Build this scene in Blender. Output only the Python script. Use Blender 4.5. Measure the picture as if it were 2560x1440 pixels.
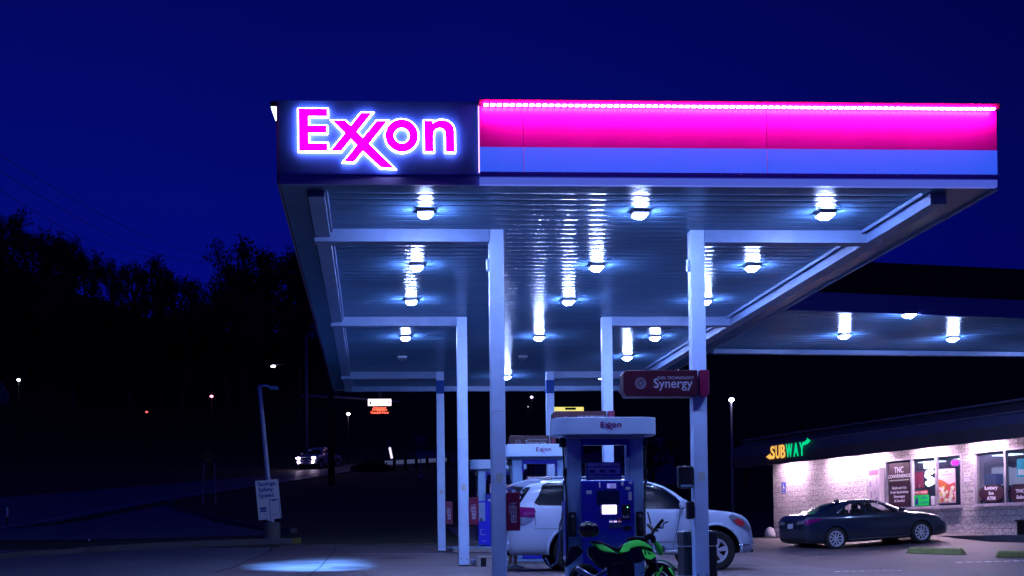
import bpy, bmesh, math, random
from mathutils import Vector, Matrix
from mathutils.bvhtree import BVHTree
for o in list(bpy.data.objects): bpy.data.objects.remove(o)
S = bpy.context.scene
COL = S.collection
rad = math.radians
PI = math.pi

# ------------------------------------------------------------------ camera
FPX, PPX, PPY = 3200.0, 1105.1, 1266.72          # focal length / principal point for a 2560 x 1440 frame
_p, _y, _r = rad(1.50328507), rad(3.09443423), rad(-0.56234959)
fw = Vector((math.sin(_y)*math.cos(_p), math.cos(_y)*math.cos(_p), math.sin(_p)))
rt = Vector((math.cos(_y), -math.sin(_y), 0)); up = rt.cross(fw)
RT = rt*math.cos(_r)+up*math.sin(_r); UP = up*math.cos(_r)-rt*math.sin(_r)
CAM = Vector((0, 0, 0.8))
cd = bpy.data.cameras.new('camera'); cam = bpy.data.objects.new('camera', cd); COL.objects.link(cam)
M = Matrix((RT, UP, -fw)).transposed().to_4x4(); M.translation = CAM; cam.matrix_world = M
cd.sensor_width = 36; cd.lens = 36*FPX/2560; cd.shift_x = (1280-PPX)/2560; cd.shift_y = (PPY-720)/2560
cd.clip_end = 3000; cd.clip_start = 0.1
S.camera = cam
S.render.resolution_x = 1024; S.render.resolution_y = 576
S.view_settings.view_transform = 'Standard'; S.view_settings.look = 'None'
S.view_settings.exposure = 0; S.view_settings.gamma = 1
S.render.engine = 'CYCLES'

def ray(px, py): return fw+RT*((px-PPX)/FPX)-UP*((py-PPY)/FPX)
def P(px, py, Y): d = ray(px, py); return CAM+d*(Y/d.y)
def Pz(px, py, z): d = ray(px, py); return CAM+d*((z-CAM.z)/d.z)

# ------------------------------------------------------------------ world (dusk sky)
W = bpy.data.worlds.new('World'); S.world = W; W.use_nodes = True
nt = W.node_tree; nt.nodes.clear()
out = nt.nodes.new('ShaderNodeOutputWorld'); bg = nt.nodes.new('ShaderNodeBackground')
tc = nt.nodes.new('ShaderNodeTexCoord'); sx = nt.nodes.new('ShaderNodeSeparateXYZ')
nt.links.new(tc.outputs['Generated'], sx.inputs[0])
rp = nt.nodes.new('ShaderNodeValToRGB'); cr_ = rp.color_ramp
cr_.elements[0].position = 0.0; cr_.elements[0].color = (.0012, .0016, .155, 1)
cr_.elements[1].position = 1.0; cr_.elements[1].color = (.0005, .0012, .035, 1)
for pos, c in ((.12, (.0009, .0016, .165, 1)), (.26, (.0007, .0024, .125, 1)), (.38, (.0006, .0016, .088, 1))):
    e = cr_.elements.new(pos); e.color = c
nt.links.new(sx.outputs['Z'], rp.inputs[0])
nz = nt.nodes.new('ShaderNodeTexNoise'); nz.inputs['Scale'].default_value = 2.2; nz.inputs['Detail'].default_value = 3
nt.links.new(tc.outputs['Generated'], nz.inputs['Vector'])
mr = nt.nodes.new('ShaderNodeMapRange'); mr.inputs[1].default_value = .3; mr.inputs[2].default_value = .7
mr.inputs[3].default_value = 1.15; mr.inputs[4].default_value = 1.42
nt.links.new(nz.outputs[0], mr.inputs[0])
mrx = nt.nodes.new('ShaderNodeMapRange'); mrx.inputs[1].default_value = .12; mrx.inputs[2].default_value = .44
mrx.inputs[3].default_value = 1.0; mrx.inputs[4].default_value = .55
nt.links.new(sx.outputs['X'], mrx.inputs[0])
mm = nt.nodes.new('ShaderNodeMath'); mm.operation = 'MULTIPLY'
nt.links.new(mr.outputs[0], mm.inputs[0]); nt.links.new(mrx.outputs[0], mm.inputs[1])
nt.links.new(rp.outputs[0], bg.inputs[0]); nt.links.new(mm.outputs[0], bg.inputs[1])
nt.links.new(bg.outputs[0], out.inputs[0])

# ------------------------------------------------------------------ materials
def mat(name, col, rough=.6, metal=0, var=0, vscale=8, bump=0, bscale=40, emit=None, es=1, coat=0, spec=.5, trans=0, alpha=1, stretch=None):
    m = bpy.data.materials.new(name); m.use_nodes = True
    n = m.node_tree.nodes; l = m.node_tree.links; b = n['Principled BSDF']
    b.inputs['Base Color'].default_value = (*col, 1); b.inputs['Roughness'].default_value = rough
    b.inputs['Metallic'].default_value = metal; b.inputs['Specular IOR Level'].default_value = spec
    b.inputs['Coat Weight'].default_value = coat; b.inputs['Coat Roughness'].default_value = .06
    b.inputs['Transmission Weight'].default_value = trans; b.inputs['Alpha'].default_value = alpha
    if emit: b.inputs['Emission Color'].default_value = (*emit, 1); b.inputs['Emission Strength'].default_value = es
    if var or bump:
        t = n.new('ShaderNodeTexCoord'); mp = n.new('ShaderNodeMapping'); l.new(t.outputs['Object'], mp.inputs[0])
        if stretch: mp.inputs['Scale'].default_value = stretch
    if var:
        z = n.new('ShaderNodeTexNoise'); z.inputs['Scale'].default_value = vscale; z.inputs['Detail'].default_value = 6
        z.inputs['Roughness'].default_value = .65
        l.new(mp.outputs[0], z.inputs['Vector'])
        r = n.new('ShaderNodeValToRGB'); r.color_ramp.elements[0].position = .3; r.color_ramp.elements[1].position = .7
        r.color_ramp.elements[0].color = (*[c*(1-var) for c in col], 1)
        r.color_ramp.elements[1].color = (*[min(1, c*(1+var)) for c in col], 1)
        l.new(z.outputs[0], r.inputs[0]); l.new(r.outputs[0], b.inputs['Base Color'])
        rr = n.new('ShaderNodeMapRange'); rr.inputs[3].default_value = max(0, rough-.12*var*2); rr.inputs[4].default_value = min(1, rough+.12*var*2)
        l.new(z.outputs[0], rr.inputs[0]); l.new(rr.outputs[0], b.inputs['Roughness'])
    if bump:
        z2 = n.new('ShaderNodeTexNoise'); z2.inputs['Scale'].default_value = bscale; z2.inputs['Detail'].default_value = 5
        l.new(mp.outputs[0], z2.inputs['Vector'])
        bp = n.new('ShaderNodeBump'); bp.inputs['Strength'].default_value = bump; bp.inputs['Distance'].default_value = .01
        l.new(z2.outputs[0], bp.inputs['Height']); l.new(bp.outputs[0], b.inputs['Normal'])
    return m
def emis(name, col, s): return mat(name, tuple(min(.8, c) for c in col), .5, emit=col, es=s)

LAMP = (.33, .45, 1.0)
m_lamp = emis('lamp_lens', LAMP, 700)
m_white = mat('painted_steel_white', (.44, .60, .88), .42, var=.08, vscale=5, bump=.08, bscale=14)
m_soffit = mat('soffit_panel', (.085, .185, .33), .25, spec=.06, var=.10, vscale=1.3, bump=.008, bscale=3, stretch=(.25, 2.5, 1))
m_trim = mat('canopy_trim', (.19, .28, .48), .45, var=.12, vscale=3)
m_navy = mat('navy_fascia', (.02, .07, .30), .65, spec=.15, var=.1, vscale=2)
m_ledge = mat('navy_ledge', (.02, .06, .45), .35, var=.1)
m_red = mat('red_fascia', (.74, .004, .34), .38, var=.06, vscale=2)
m_redlip = mat('red_lip', (.35, .003, .08), .5)
m_bandglow = mat('band_blue_glow', (.14, .26, .5), .4, emit=(.012, .11, .9), es=.85)  # white band; its blue light is put in as emission
m_palelit = mat('lower_strip_glow', (.6, .62, .9), .4, emit=(.09, .14, .75), es=.7)  # emission stands in for light falling on the strip
m_led = emis('led_strip', (1, .10, 1), 115)
m_face = emis('letter_face', (1.0, .0, .86), 1.25)
m_halo = emis('letter_return', (.72, .52, 1), 30)
m_black = mat('black_plastic', (.012, .012, .016), .35, var=.2)
m_rubber = mat('rubber', (.012, .012, .014), .75, bump=.2, bscale=60)
m_dark = mat('dark_metal', (.03, .03, .04), .4, metal=.6)
m_chrome = mat('chrome', (.75, .75, .8), .16, metal=1)
m_alloy = mat('alloy_rim', (.75, .75, .82), .35, metal=.5)
m_steel = mat('stainless', (.24, .40, .62), .38, metal=.35, var=.15, vscale=6, stretch=(1, 1, .2))
m_galv = mat('galvanised', (.35, .38, .45), .5, metal=.4, var=.15)
m_bluecab = mat('pump_blue', (.012, .014, .34), .3, coat=.3, var=.05)
m_logo = mat('logo_crimson', (.16, .004, .10), .5)
m_sticker = mat('sticker', (.45, .5, .55), .6, var=.25, vscale=60)
m_synred = mat('sign_crimson', (.04, .001, .012), .4, var=.08, vscale=4)
m_synred2 = mat('cabinet_red', (.14, .002, .04), .4, var=.08)
m_text = mat('sign_text', (.36, .36, .5), .6)
m_textd = mat('sign_text_blue', (.02, .03, .25), .6)
m_concrete = mat('concrete', (.125, .092, .10), .6, var=.45, vscale=.7, bump=.35, bscale=9)
m_kerb = mat('kerb_concrete', (.06, .06, .075), .8, var=.2, vscale=3, bump=.4, bscale=30)
m_yellowstop = mat('yellow_paint_worn', (.24, .25, .07), .75, var=.3, vscale=9, bump=.3)
m_bark = mat('bark', (.03, .025, .02), .9)
m_leaf = mat('dark_foliage', (.035, .045, .02), .8)

# ------------------------------------------------------------------ mesh builder
class MB:
    def __init__(s): s.bm = bmesh.new(); s.mi = 0
    def face(s, vs):
        try: f = s.bm.faces.new([s.bm.verts.new(v) for v in vs]); f.material_index = s.mi; return f
        except ValueError: return None
    def box(s, x0, x1, y0, y1, z0, z1, mtx=None):
        v = [Vector(p) for p in ((x0,y0,z0),(x1,y0,z0),(x1,y1,z0),(x0,y1,z0),(x0,y0,z1),(x1,y0,z1),(x1,y1,z1),(x0,y1,z1))]
        if mtx: v = [mtx@p for p in v]
        b = [s.bm.verts.new(p) for p in v]
        for q in ((0,3,2,1),(4,5,6,7),(0,1,5,4),(1,2,6,5),(2,3,7,6),(3,0,4,7)):
            f = s.bm.faces.new([b[i] for i in q]); f.material_index = s.mi
        return s
    def tube(s, pts, r, n=8, caps=True):
        pts = [Vector(p) for p in pts]; rs = r if isinstance(r, (list, tuple)) else [r]*len(pts)
        rings = []; prev = None
        for i, p in enumerate(pts):
            d = (pts[min(i+1, len(pts)-1)]-pts[max(i-1, 0)]).normalized()
            if prev is None: a = Vector((0,0,1)) if abs(d.z) < .9 else Vector((1,0,0)); u = d.cross(a).normalized()
            else: u = (prev-d*prev.dot(d)).normalized()
            prev = u; w = d.cross(u)
            rings.append([s.bm.verts.new(p+(u*math.cos(t)+w*math.sin(t))*rs[i]) for t in [2*PI*k/n for k in range(n)]])
        for a, b in zip(rings, rings[1:]):
            for k in range(n):
                f = s.bm.faces.new((a[k], a[(k+1)%n], b[(k+1)%n], b[k])); f.material_index = s.mi
        if caps:
            for rg, fl in ((rings[0], 1), (rings[-1], 0)):
                f = s.bm.faces.new(rg[::-1] if fl else rg); f.material_index = s.mi
        return s
    def prism(s, poly, d0, d1, axes='xz', mtx=None):
        def mk(u, v, d): return Vector({'xz': (u, d, v), 'xy': (u, v, d), 'yz': (d, u, v)}[axes])
        a = [mk(u, v, d0) for u, v in poly]; b = [mk(u, v, d1) for u, v in poly]
        if mtx: a = [mtx@p for p in a]; b = [mtx@p for p in b]
        A = [s.bm.verts.new(p) for p in a]; B = [s.bm.verts.new(p) for p in b]; n = len(poly)
        fs = [s.bm.faces.new(A), s.bm.faces.new(B[::-1])]
        for i in range(n): fs.append(s.bm.faces.new((A[i], B[i], B[(i+1)%n], A[(i+1)%n])))
        for f in fs: f.material_index = s.mi
        return s
    def ring(s, c, ro, ri, d0, d1, n=40, axes='xz', ax=1.0):
        def mk(u, v, d): return Vector({'xz': (u, d, v), 'xy': (u, v, d)}[axes])
        R = []
        for k in range(n):
            t = 2*PI*k/n; cu, cv = math.cos(t), math.sin(t)
            R.append([s.bm.verts.new(mk(c[0]+cu*r*ax, c[1]+cv*r, d)) for r, d in ((ro, d0), (ro, d1), (ri, d1), (ri, d0))])
        for k in range(n):
            a, b = R[k], R[(k+1)%n]
            for j in range(4):
                f = s.bm.faces.new((a[j], b[j], b[(j+1)%4], a[(j+1)%4])); f.material_index = s.mi
        return s
    def lathe(s, prof, n=32, axis='y', c=(0,0,0)):
        R = []
        for k in range(n):
            t = 2*PI*k/n
            row = []
            for r, h in prof:
                if axis == 'y': v = (c[0]+r*math.cos(t), c[1]+h, c[2]+r*math.sin(t))
                else: v = (c[0]+r*math.cos(t), c[1]+r*math.sin(t), c[2]+h)
                row.append(s.bm.verts.new(v))
            R.append(row)
        for k in range(n):
            a, b = R[k], R[(k+1)%n]
            for j in range(len(prof)-1):
                f = s.bm.faces.new((a[j], b[j], b[j+1], a[j+1])); f.material_index = s.mi
        return s
    def build(s, name, mats, parent=None, smooth=False, bevel=0, loc=None, rot=None):
        bmesh.ops.remove_doubles(s.bm, verts=s.bm.verts, dist=1e-5)
        bmesh.ops.recalc_face_normals(s.bm, faces=s.bm.faces)
        me = bpy.data.meshes.new(name); s.bm.to_mesh(me); s.bm.free()
        for m in (mats if isinstance(mats, (list, tuple)) else [mats]): me.materials.append(m)
        return link(name, me, parent, smooth, bevel, loc, rot)
def link(name, me, parent=None, smooth=False, bevel=0, loc=None, rot=None):
    o = bpy.data.objects.new(name, me); COL.objects.link(o)
    if smooth:
        for p in me.polygons: p.use_smooth = True
        if smooth == 'auto':
            me.set_sharp_from_angle(angle=rad(35))
    if bevel:
        b = o.modifiers.new('bevel', 'BEVEL'); b.width = bevel; b.segments = 2; b.limit_method = 'ANGLE'; b.angle_limit = rad(40)
    if parent: o.parent = parent
    if loc is not None: o.location = loc
    if rot is not None: o.rotation_euler = rot
    return o
def tag(o, label, cat, group=None):
    o['label'] = label; o['category'] = cat
    if group: o['group'] = group
    return o
def thing(name, label, cat, loc=(0,0,0), rz=0, group=None, rot=None):
    o = bpy.data.objects.new(name, None); COL.objects.link(o); o.location = loc
    o.rotation_euler = rot if rot else (0, 0, rz); o.empty_display_size = .1
    return tag(o, label, cat, group)
def structure(o): o['kind'] = 'structure'; return o
def copy_tree(o, parent=None):
    c = o.copy(); COL.objects.link(c); c.parent = parent
    for ch in list(o.children): copy_tree(ch, c)
    return c
def text(s, h, m, parent, loc, name='lettering', bold=0, ext=.002, rot=(PI/2, 0, 0), align='CENTER', sx_=1, shear=0, space=1):
    cu = bpy.data.curves.new(name, 'FONT'); cu.body = s; cu.size = h; cu.extrude = ext; cu.offset = bold
    cu.align_x = align; cu.align_y = 'CENTER'; cu.shear = shear; cu.space_character = space; cu.resolution_u = 3
    o = bpy.data.objects.new(name, cu); COL.objects.link(o); bpy.context.view_layer.update()
    me = bpy.data.meshes.new_from_object(o.evaluated_get(bpy.context.evaluated_depsgraph_get()))
    bpy.data.objects.remove(o); me.materials.clear(); me.materials.append(m)
    for v in me.vertices: v.co.x *= sx_
    return link(name, me, parent, loc=loc, rot=rot)

# ------------------------------------------------------------------ terrain
def interp(k, x):
    if x <= k[0][0]: return k[0][1]
    for (a, b), (c, d) in zip(k, k[1:]):
        if x <= c: return b+(d-b)*(x-a)/(c-a)
    return k[-1][1]
def ss(a, b, x): t = max(0, min(1, (x-a)/(b-a))); return t*t*(3-2*t)
KL = [(-20, -.15), (19.4, -.09), (21, .05), (25, .17), (29, .21), (36, .40), (40, .5), (42, .75), (46, .95), (58, 1.7), (87, 4.7), (103, 6.7), (125, 9.5), (150, 22), (260, 30)]
KR = [(-20, 0), (20, .02), (27, .06), (31, .28), (37, .42), (40, .66), (42, .74), (60, .78), (110, 3), (125, 8), (150, 24), (260, 30)]
KH = [(-60, 13), (-43, 10.5), (-31, 7), (-22, 3.2), (-10, 3.2), (0, 1.5), (20, 0)]
def H(x, y):
    s = ss(7, 12, x)
    h = interp(KL, y)*(1-s)+interp(KR, y)*s
    if x > 14: h += .17*ss(14.5, 18, x)*ss(30, 34, y)*(1-ss(41, 45, y))
    if y > 110: h += interp(KH, x)*ss(110, 150, y)
    return h
def G(px, py):
    d = ray(px, py); t = 5.0
    while t < 400:
        p = CAM+d*t
        if p.z < H(p.x, p.y): break
        t += .1
    p.z = H(p.x, p.y); return p
def axis_pts(segs):
    r = []
    for a, b, st in segs:
        x = a
        while x < b-1e-6: r.append(x); x += st
    r.append(segs[-1][1]); return r
XS = axis_pts([(-400, -100, 30), (-100, -40, 6), (-40, -16, 2), (-16, 24, 1), (24, 60, 3), (60, 120, 10), (120, 420, 30)])
YS = axis_pts([(-40, 10, 5), (10, 64, 1), (64, 150, 2.0), (150, 260, 10), (260, 900, 64)])
bm = bmesh.new(); g = [[bm.verts.new((x, y, H(x, y)-.02)) for x in XS] for y in YS]
for j in range(len(YS)-1):
    for i in range(len(XS)-1): bm.faces.new((g[j][i], g[j][i+1], g[j+1][i+1], g[j+1][i]))
me = bpy.data.meshes.new('ground'); bm.to_mesh(me); bm.free()
m_grass = mat('dark_turf', (.022, .028, .012), .95, var=.4, vscale=1.5, bump=.6, bscale=12)
me.materials.append(m_grass); structure(link('ground', me, smooth=True))

def sheet(name, A, B, nu, nv, dz, m, kind='structure', uvz=None):
    """ground-following sheet between the two polylines A and B (lists of xy)"""
    def along(L, t):
        ds = [0]
        for p, q in zip(L, L[1:]): ds.append(ds[-1]+math.dist(p[:2], q[:2]))
        x = t*ds[-1]
        for i in range(len(L)-1):
            if x <= ds[i+1]+1e-9:
                f = (x-ds[i])/(ds[i+1]-ds[i]); return (L[i][0]+(L[i+1][0]-L[i][0])*f, L[i][1]+(L[i+1][1]-L[i][1])*f)
        return L[-1][:2]
    bm = bmesh.new(); R = []
    for j in range(nv+1):
        a, b = along(A, j/nv), along(B, j/nv); row = []
        for i in range(nu+1):
            f = i/nu; x = a[0]+(b[0]-a[0])*f; y = a[1]+(b[1]-a[1])*f
            row.append(bm.verts.new((x, y, H(x, y)+dz)))
        R.append(row)
    for j in range(nv):
        for i in range(nu): bm.faces.new((R[j][i], R[j][i+1], R[j+1][i+1], R[j+1][i]))
    bmesh.ops.recalc_face_normals(bm, faces=bm.faces)
    me = bpy.data.meshes.new(name); bm.to_mesh(me); bm.free(); me.materials.append(m)
    o = link(name, me, smooth=True)
    if kind: o['kind'] = kind
    return o
m_asph = mat('asphalt', (.12, .12, .14), .55, var=.25, vscale=.6, bump=.5, bscale=22)
m_asph2 = mat('asphalt_lot', (.09, .066, .08), .6, var=.35, vscale=.35, bump=.5, bscale=22, stretch=(.35, 1.6, 1))
m_line = mat('road_paint', (.8, .8, .8), .5, var=.25, vscale=2)
# forecourt concrete, lot, driveway, road
sheet('driveway', [(-30, 14), (-30, 41)], [(-3.2, 14), (-3.2, 41)], 27, 27, .004, m_asph)
sheet('forecourt', [(-3.2, 12), (-3.2, 41)], [(9.6, 12), (9.6, 41)], 13, 29, .008, m_concrete)
sheet('parking_lot', [(9.6, 12), (9.6, 46)], [(30, 12), (30, 46)], 20, 34, .006, m_asph2)
sheet('back_lot', [(3, 41), (3, 52)], [(9.6, 41), (9.6, 52)], 7, 11, .006, m_asph)
near = [G(*p).xy[:] for p in ((-40, 1335), (53, 1318), (250, 1285), (420, 1252), (640, 1216), (889, 1177), (1000, 1166))]
far = [G(*p).xy[:] for p in ((-60, 1262), (0, 1245), (200, 1230), (330, 1218), (640, 1192), (889, 1160), (1040, 1152))]
near = [(-30, near[0][1]-12)]+near+[(8, 112), (30, 119)]; far = [(-60, far[0][1]-6)]+far+[(4, 121), (30, 130)]
sheet('road', near, far, 10, 60, .03, m_asph)
def linestrip(name, pts, w, dz, m, n=50):
    A = []; B = []
    for i, p in enumerate(pts):
        q0 = Vector(pts[max(0, i-1)]); q1 = Vector(pts[min(len(pts)-1, i+1)]); d = (q1-q0).normalized(); nn = Vector((-d.y, d.x))*w/2
        A.append(tuple(Vector(p)-nn)); B.append(tuple(Vector(p)+nn))
    return sheet(name, A, B, 1, n, dz, m)
linestrip('road_edge_line', [tuple(Vector(a)*.9+Vector(b)*.1) for a, b in zip(near[1:8], far[1:8])], .14, .036, m_line)
linestrip('road_centre_line', [tuple(Vector(a)*.5+Vector(b)*.5) for a, b in zip(near[1:8], far[1:8])], .12, .036, mat('centre_paint', (.35, .22, .03), .6))
drv = [G(*p).xy[:] for p in ((-60, 1330), (200, 1305), (420, 1262))]; drv2 = [G(*p).xy[:] for p in ((-60, 1352), (250, 1350), (700, 1338))]
sheet('driveway_apron', drv, drv2, 8, 24, .012, m_asph)
# concrete joints (recessed dark seams)
m_seam = mat('joint_sealant', (.02, .02, .022), .8)
for i, (a, b) in enumerate((((-3.2, 33), (9.6, 33)), ((-3.2, 37), (9.6, 37)), ((-1.2, 24), (-1.2, 41)), ((3.2, 24), (3.2, 41)), ((7.4, 24), (7.4, 41)))):
    linestrip('concrete_joint', [a, ((a[0]+b[0])/2, (a[1]+b[1])/2), b], .035, .012, m_seam, 16)
linestrip('concrete_joint', [(-3.2, 26), (-3.2, 34), (-3.2, 41)], .06, .012, m_seam, 16)
# painted stall dashes on the right
for (a, b, n) in (((2085, 1431), (2258, 1428), 9), ((2388, 1408), (2600, 1402), 9)):
    pa, pb = G(*a), G(*b)
    mb = MB()
    for k in range(n):
        t0, t1 = (k+.12)/n, (k+.82)/n
        q0, q1 = pa.lerp(pb, t0), pa.lerp(pb, t1); w = .05 if k % 3 else .065
        f = mb.face([(q0.x, q0.y-w, H(q0.x, q0.y-w)+.012), (q1.x, q1.y-w, H(q1.x, q1.y-w)+.012), (q1.x, q1.y+w, H(q1.x, q1.y+w)+.012), (q0.x, q0.y+w, H(q0.x, q0.y+w)+.012)])
    structure(mb.build('stall_marking', m_line))

linestrip('lit_edge_line', [G(884, 1386).xy[:], G(1000, 1386).xy[:], G(1112, 1386).xy[:]], .16, .013, mat('pale_lit_edge', (.75, .8, .85), .5))  # pale strip painted in for the lit edge behind the slab
def strip_solid(name, pts, w, h, m, base=.0, label=None):
    """kerb: follows the ground along pts"""
    mb = MB(); R = []
    for i, p in enumerate(pts):
        q0 = Vector(pts[max(0, i-1)][:2]); q1 = Vector(pts[min(len(pts)-1, i+1)][:2]); d = (q1-q0).normalized(); nn = Vector((-d.y, d.x))*w/2
        z = H(p[0], p[1])
        a = Vector(p[:2])-nn; b = Vector(p[:2])+nn
        R.append([mb.bm.verts.new(v) for v in ((a.x, a.y, z-.1), (a.x, a.y, z+h-.02), (a.x*.85+b.x*.15, a.y*.85+b.y*.15, z+h), (b.x, b.y, z+h), (b.x, b.y, z-.1))])
    for a, b in zip(R, R[1:]):
        for k in range(4): mb.bm.faces.new((a[k], a[k+1], b[k+1], b[k]))
    mb.bm.faces.new(R[0]); mb.bm.faces.new(R[-1][::-1])
    return mb.build(name, m)
def dens(pts, n):
    r = []
    for a, b in zip(pts, pts[1:]):
        for k in range(n): r.append(tuple(a[i]+(b[i]-a[i])*k/n for i in range(2)))
    r.append(tuple(pts[-1][:2])); return r
kp = [G(*p).xy[:] for p in ((-80, 1404), (60, 1390), (200, 1380), (400, 1368), (600, 1361), (732, 1357))]
structure(strip_solid('kerb', dens(kp, 8), .35, .16, m_kerb))
kq = [G(732, 1357).xy[:], G(752, 1357).xy[:]]
structure(strip_solid('kerb', kq, .36, .165, mat('faded_kerb_yellow', (.14, .12, .02), .8, var=.3)))
kk = [G(*p).xy[:] for p in ((735, 1331), (640, 1320), (560, 1303), (490, 1288), (440, 1274), (424, 1264), (432, 1256), (470, 1248))]
structure(strip_solid('kerb', dens(kk, 6), .25, .15, m_kerb))
structure(strip_solid('kerb', dens([(-3, 41.2), (3, 41.2), (7, 41.4)], 8), .3, .06, m_kerb))

# ------------------------------------------------------------------ main canopy
XL, XR, YF, YB, ZS = -1.27, 9.0, 17.88, 42.35, 5.80
CX = (2.04, 5.35); CY = (20.71, 28.83, 38.22); CW = .115
can = thing('fuel_canopy', 'main fuel canopy with glowing magenta fascia and blue sign panel on six white columns', 'canopy', (0, 0, 0))
# soffit: long panels running across, each slightly bowed with a groove between
mb = MB(); y = YF+.3; pitch = .305
x0, x1 = XL+.34, XR-.55
while y < YB-.3:
    y2 = min(y+pitch, YB-.28); w = y2-y; rs = random.Random(int(y*100)); e0_, e1_ = rs.uniform(-.0005, .0005), rs.uniform(-.0005, .0005); tl = (e0_, e1_, e1_, e0_)
    prof = [(0, .004), (.004, .0008), (w*.25, -.0006), (w*.5, -.001), (w*.75, -.0006), (w-.008, .0008), (w-.004, .004)]
    for (a, za), (b, zb) in zip(prof, prof[1:]):
        mb.face([(x0, y+a, ZS+.04+za+tl[0]), (x1, y+a, ZS+.04+za+tl[1]), (x1, y+b, ZS+.04+zb+tl[2]), (x0, y+b, ZS+.04+zb+tl[3])])
    y += pitch
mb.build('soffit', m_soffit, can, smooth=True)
mb = MB()
mb.box(XL+.02, XR-.02, YF+.02, YB-.02, ZS+.12, ZS+1.05)   # deck
mb.build('roof_deck', mat('roof_deck', (.05, .05, .06), .8), can)
mb = MB()   # perimeter strip of the soffit
mb.box(XL+.01, XL+.36, YF+.3, YB-.3, ZS+.005, ZS+.1)
mb.box(XR-.57, XR-.01, YF+.3, YB-.3, ZS+.005, ZS+.1)
mb.box(XL+.01, XR-.01, YF+.01, YF+.3, ZS+.003, ZS+.1)
mb.box(XL+.01, XR-.01, YB-.3, YB-.01, ZS+.003, ZS+.1)
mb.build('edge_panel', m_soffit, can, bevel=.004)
# long side beams / gutters
for bx0, bx1, dz in ((XL+.38, XL+.62, .09), (XR-.82, XR-.58, .16)):
    ys = [YF+.17]+[c for c in CY]+[YB-.17]
    for a, b in zip(ys, ys[1:]):
        MB().box(bx0, bx1, a+.13, b-.13, ZS-dz, ZS+.06).build('side_beam', m_trim, can, bevel=.006)
    MB().box(bx0+.26 if bx0 < 0 else bx0-.10, bx0+.28 if bx0 < 0 else bx0-.08, YF+.35, YB-.35, ZS-.015, ZS+.06).build('gutter_rail', m_trim, can)
for cy in CY:
    MB().box(XL+.36, CX[0]-CW, cy-.13, cy+.13, ZS-.165, ZS+.05).build('cross_beam', m_trim, can, bevel=.006)
    MB().box(CX[1]+CW, XR-.56, cy-.13, cy+.13, ZS-.165, ZS+.05).build('cross_beam', m_trim, can, bevel=.006)
mb = MB().box(XL+.4, XR-.6, YB-.62, YB-.42, ZS-.12, ZS+.04)
mb.build('back_beam', m_trim, can, bevel=.006)
for i, cy in enumerate(CY):
    for j, cx in enumerate(CX):
        zb = H(cx, cy)-.05
        c = MB().box(cx-CW, cx+CW, cy-CW, cy+CW, zb, ZS+.05).build('column', m_white, can, bevel=.012)
        MB().box(cx-CW-.004, cx+CW+.004, cy-CW-.004, cy+CW+.004, zb, H(cx, cy)+.035).build('base_grime', m_dark, c)
        if i == 2: MB().box(cx-CW-.006, cx+CW+.006, cy-CW-.006, cy+CW+.006, ZS-.62, ZS-.22).build('collar', m_navy, c)
        if i == 0: MB().box(cx-CW-.045, cx-CW, cy-.05, cy+.05, ZS-.62, ZS-.42).build('junction_box', m_white, c, bevel=.015)
# fascia
XD = 1.54
zl0, zl1, zt = ZS+.17, ZS+.52, ZS+1.10
MB().box(XL, XD, YF-.02, YF+.02, zl0, ZS+1.18).build('sign_panel', m_navy, can)
MB().box(XL, XD, YF-.03, YF+.03, ZS+.14, zl0-.003).build('lower_trim', m_ledge, can)
MB().box(XL, XD, YF-.015, YF+.02, ZS, ZS+.137).build('lower_strip', mat('lower_strip_dark', (.2, .3, .6), .5), can)
xs = (XD, XD+.62, XD+4.1, XR)
for k in range(3):
    a, b = xs[k]+(.0 if k == 0 else .004), xs[k+1]-.004
    MB().box(a, b, YF-.09, YF+.02, zl1+.002, zt).build('red_panel', m_red, can)
    MB().box(a, b, YF-.09, YF+.02, zl0, zl1).build('white_band', m_bandglow, can)
MB().box(XD-.012, XD-.002, YF-.095, YF+.0, zl0, zt).build('end_trim', emis('end_trim_glow', (.75, .5, 1), 1.6), can)  # side face made to glow in place of light falling on it
MB().box(XD+.62-.006, XD+.62+.006, YF-.096, YF-.088, zl0, zl1).build('joint_cover', mat('joint_cover', (.8, .7, .9), .4), can)
MB().box(xs[2]-.005, xs[2]+.005, YF-.096, YF-.088, zl0, zl1).build('joint_cover', mat('joint_cover_2', (.7, .7, .9), .4), can)
led_ledge = MB().box(XD, XR, YF-.11, YF+.03, ZS+.10, zl0-.004).build('bolt_ledge', m_ledge, can)
mb = MB()
for k in range(26):
    x = XD+.33+k*.282
    mb.lathe([(0.0, -.012), (.007, -.012), (.009, 0)], 8, 'y', (x, YF-.111, ZS+.145))
mb.build('bolt_row', mat('bolt_bright', (.8, .8, .9), .2, metal=.6), can)
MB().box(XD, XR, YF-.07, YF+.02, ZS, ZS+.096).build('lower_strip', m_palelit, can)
MB().box(XD-.01, XR+.03, YF-.165, YF+.03, zt+.02, ZS+1.18).build('top_lip', m_redlip, can, bevel=.01)
MB().box(XD+.02, XR+.01, YF-.16, YF-.11, zt+.0, zt+.018).build('led_rail', m_redlip, can)
mb = MB(); k = 0
x = XD+.06
while x < XR-.05:
    mb.box(x, x+.062, YF-.20, YF-.155, zt-.022, zt-.003); x += .092
mb.build('led_strip', m_led, can)
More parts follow.
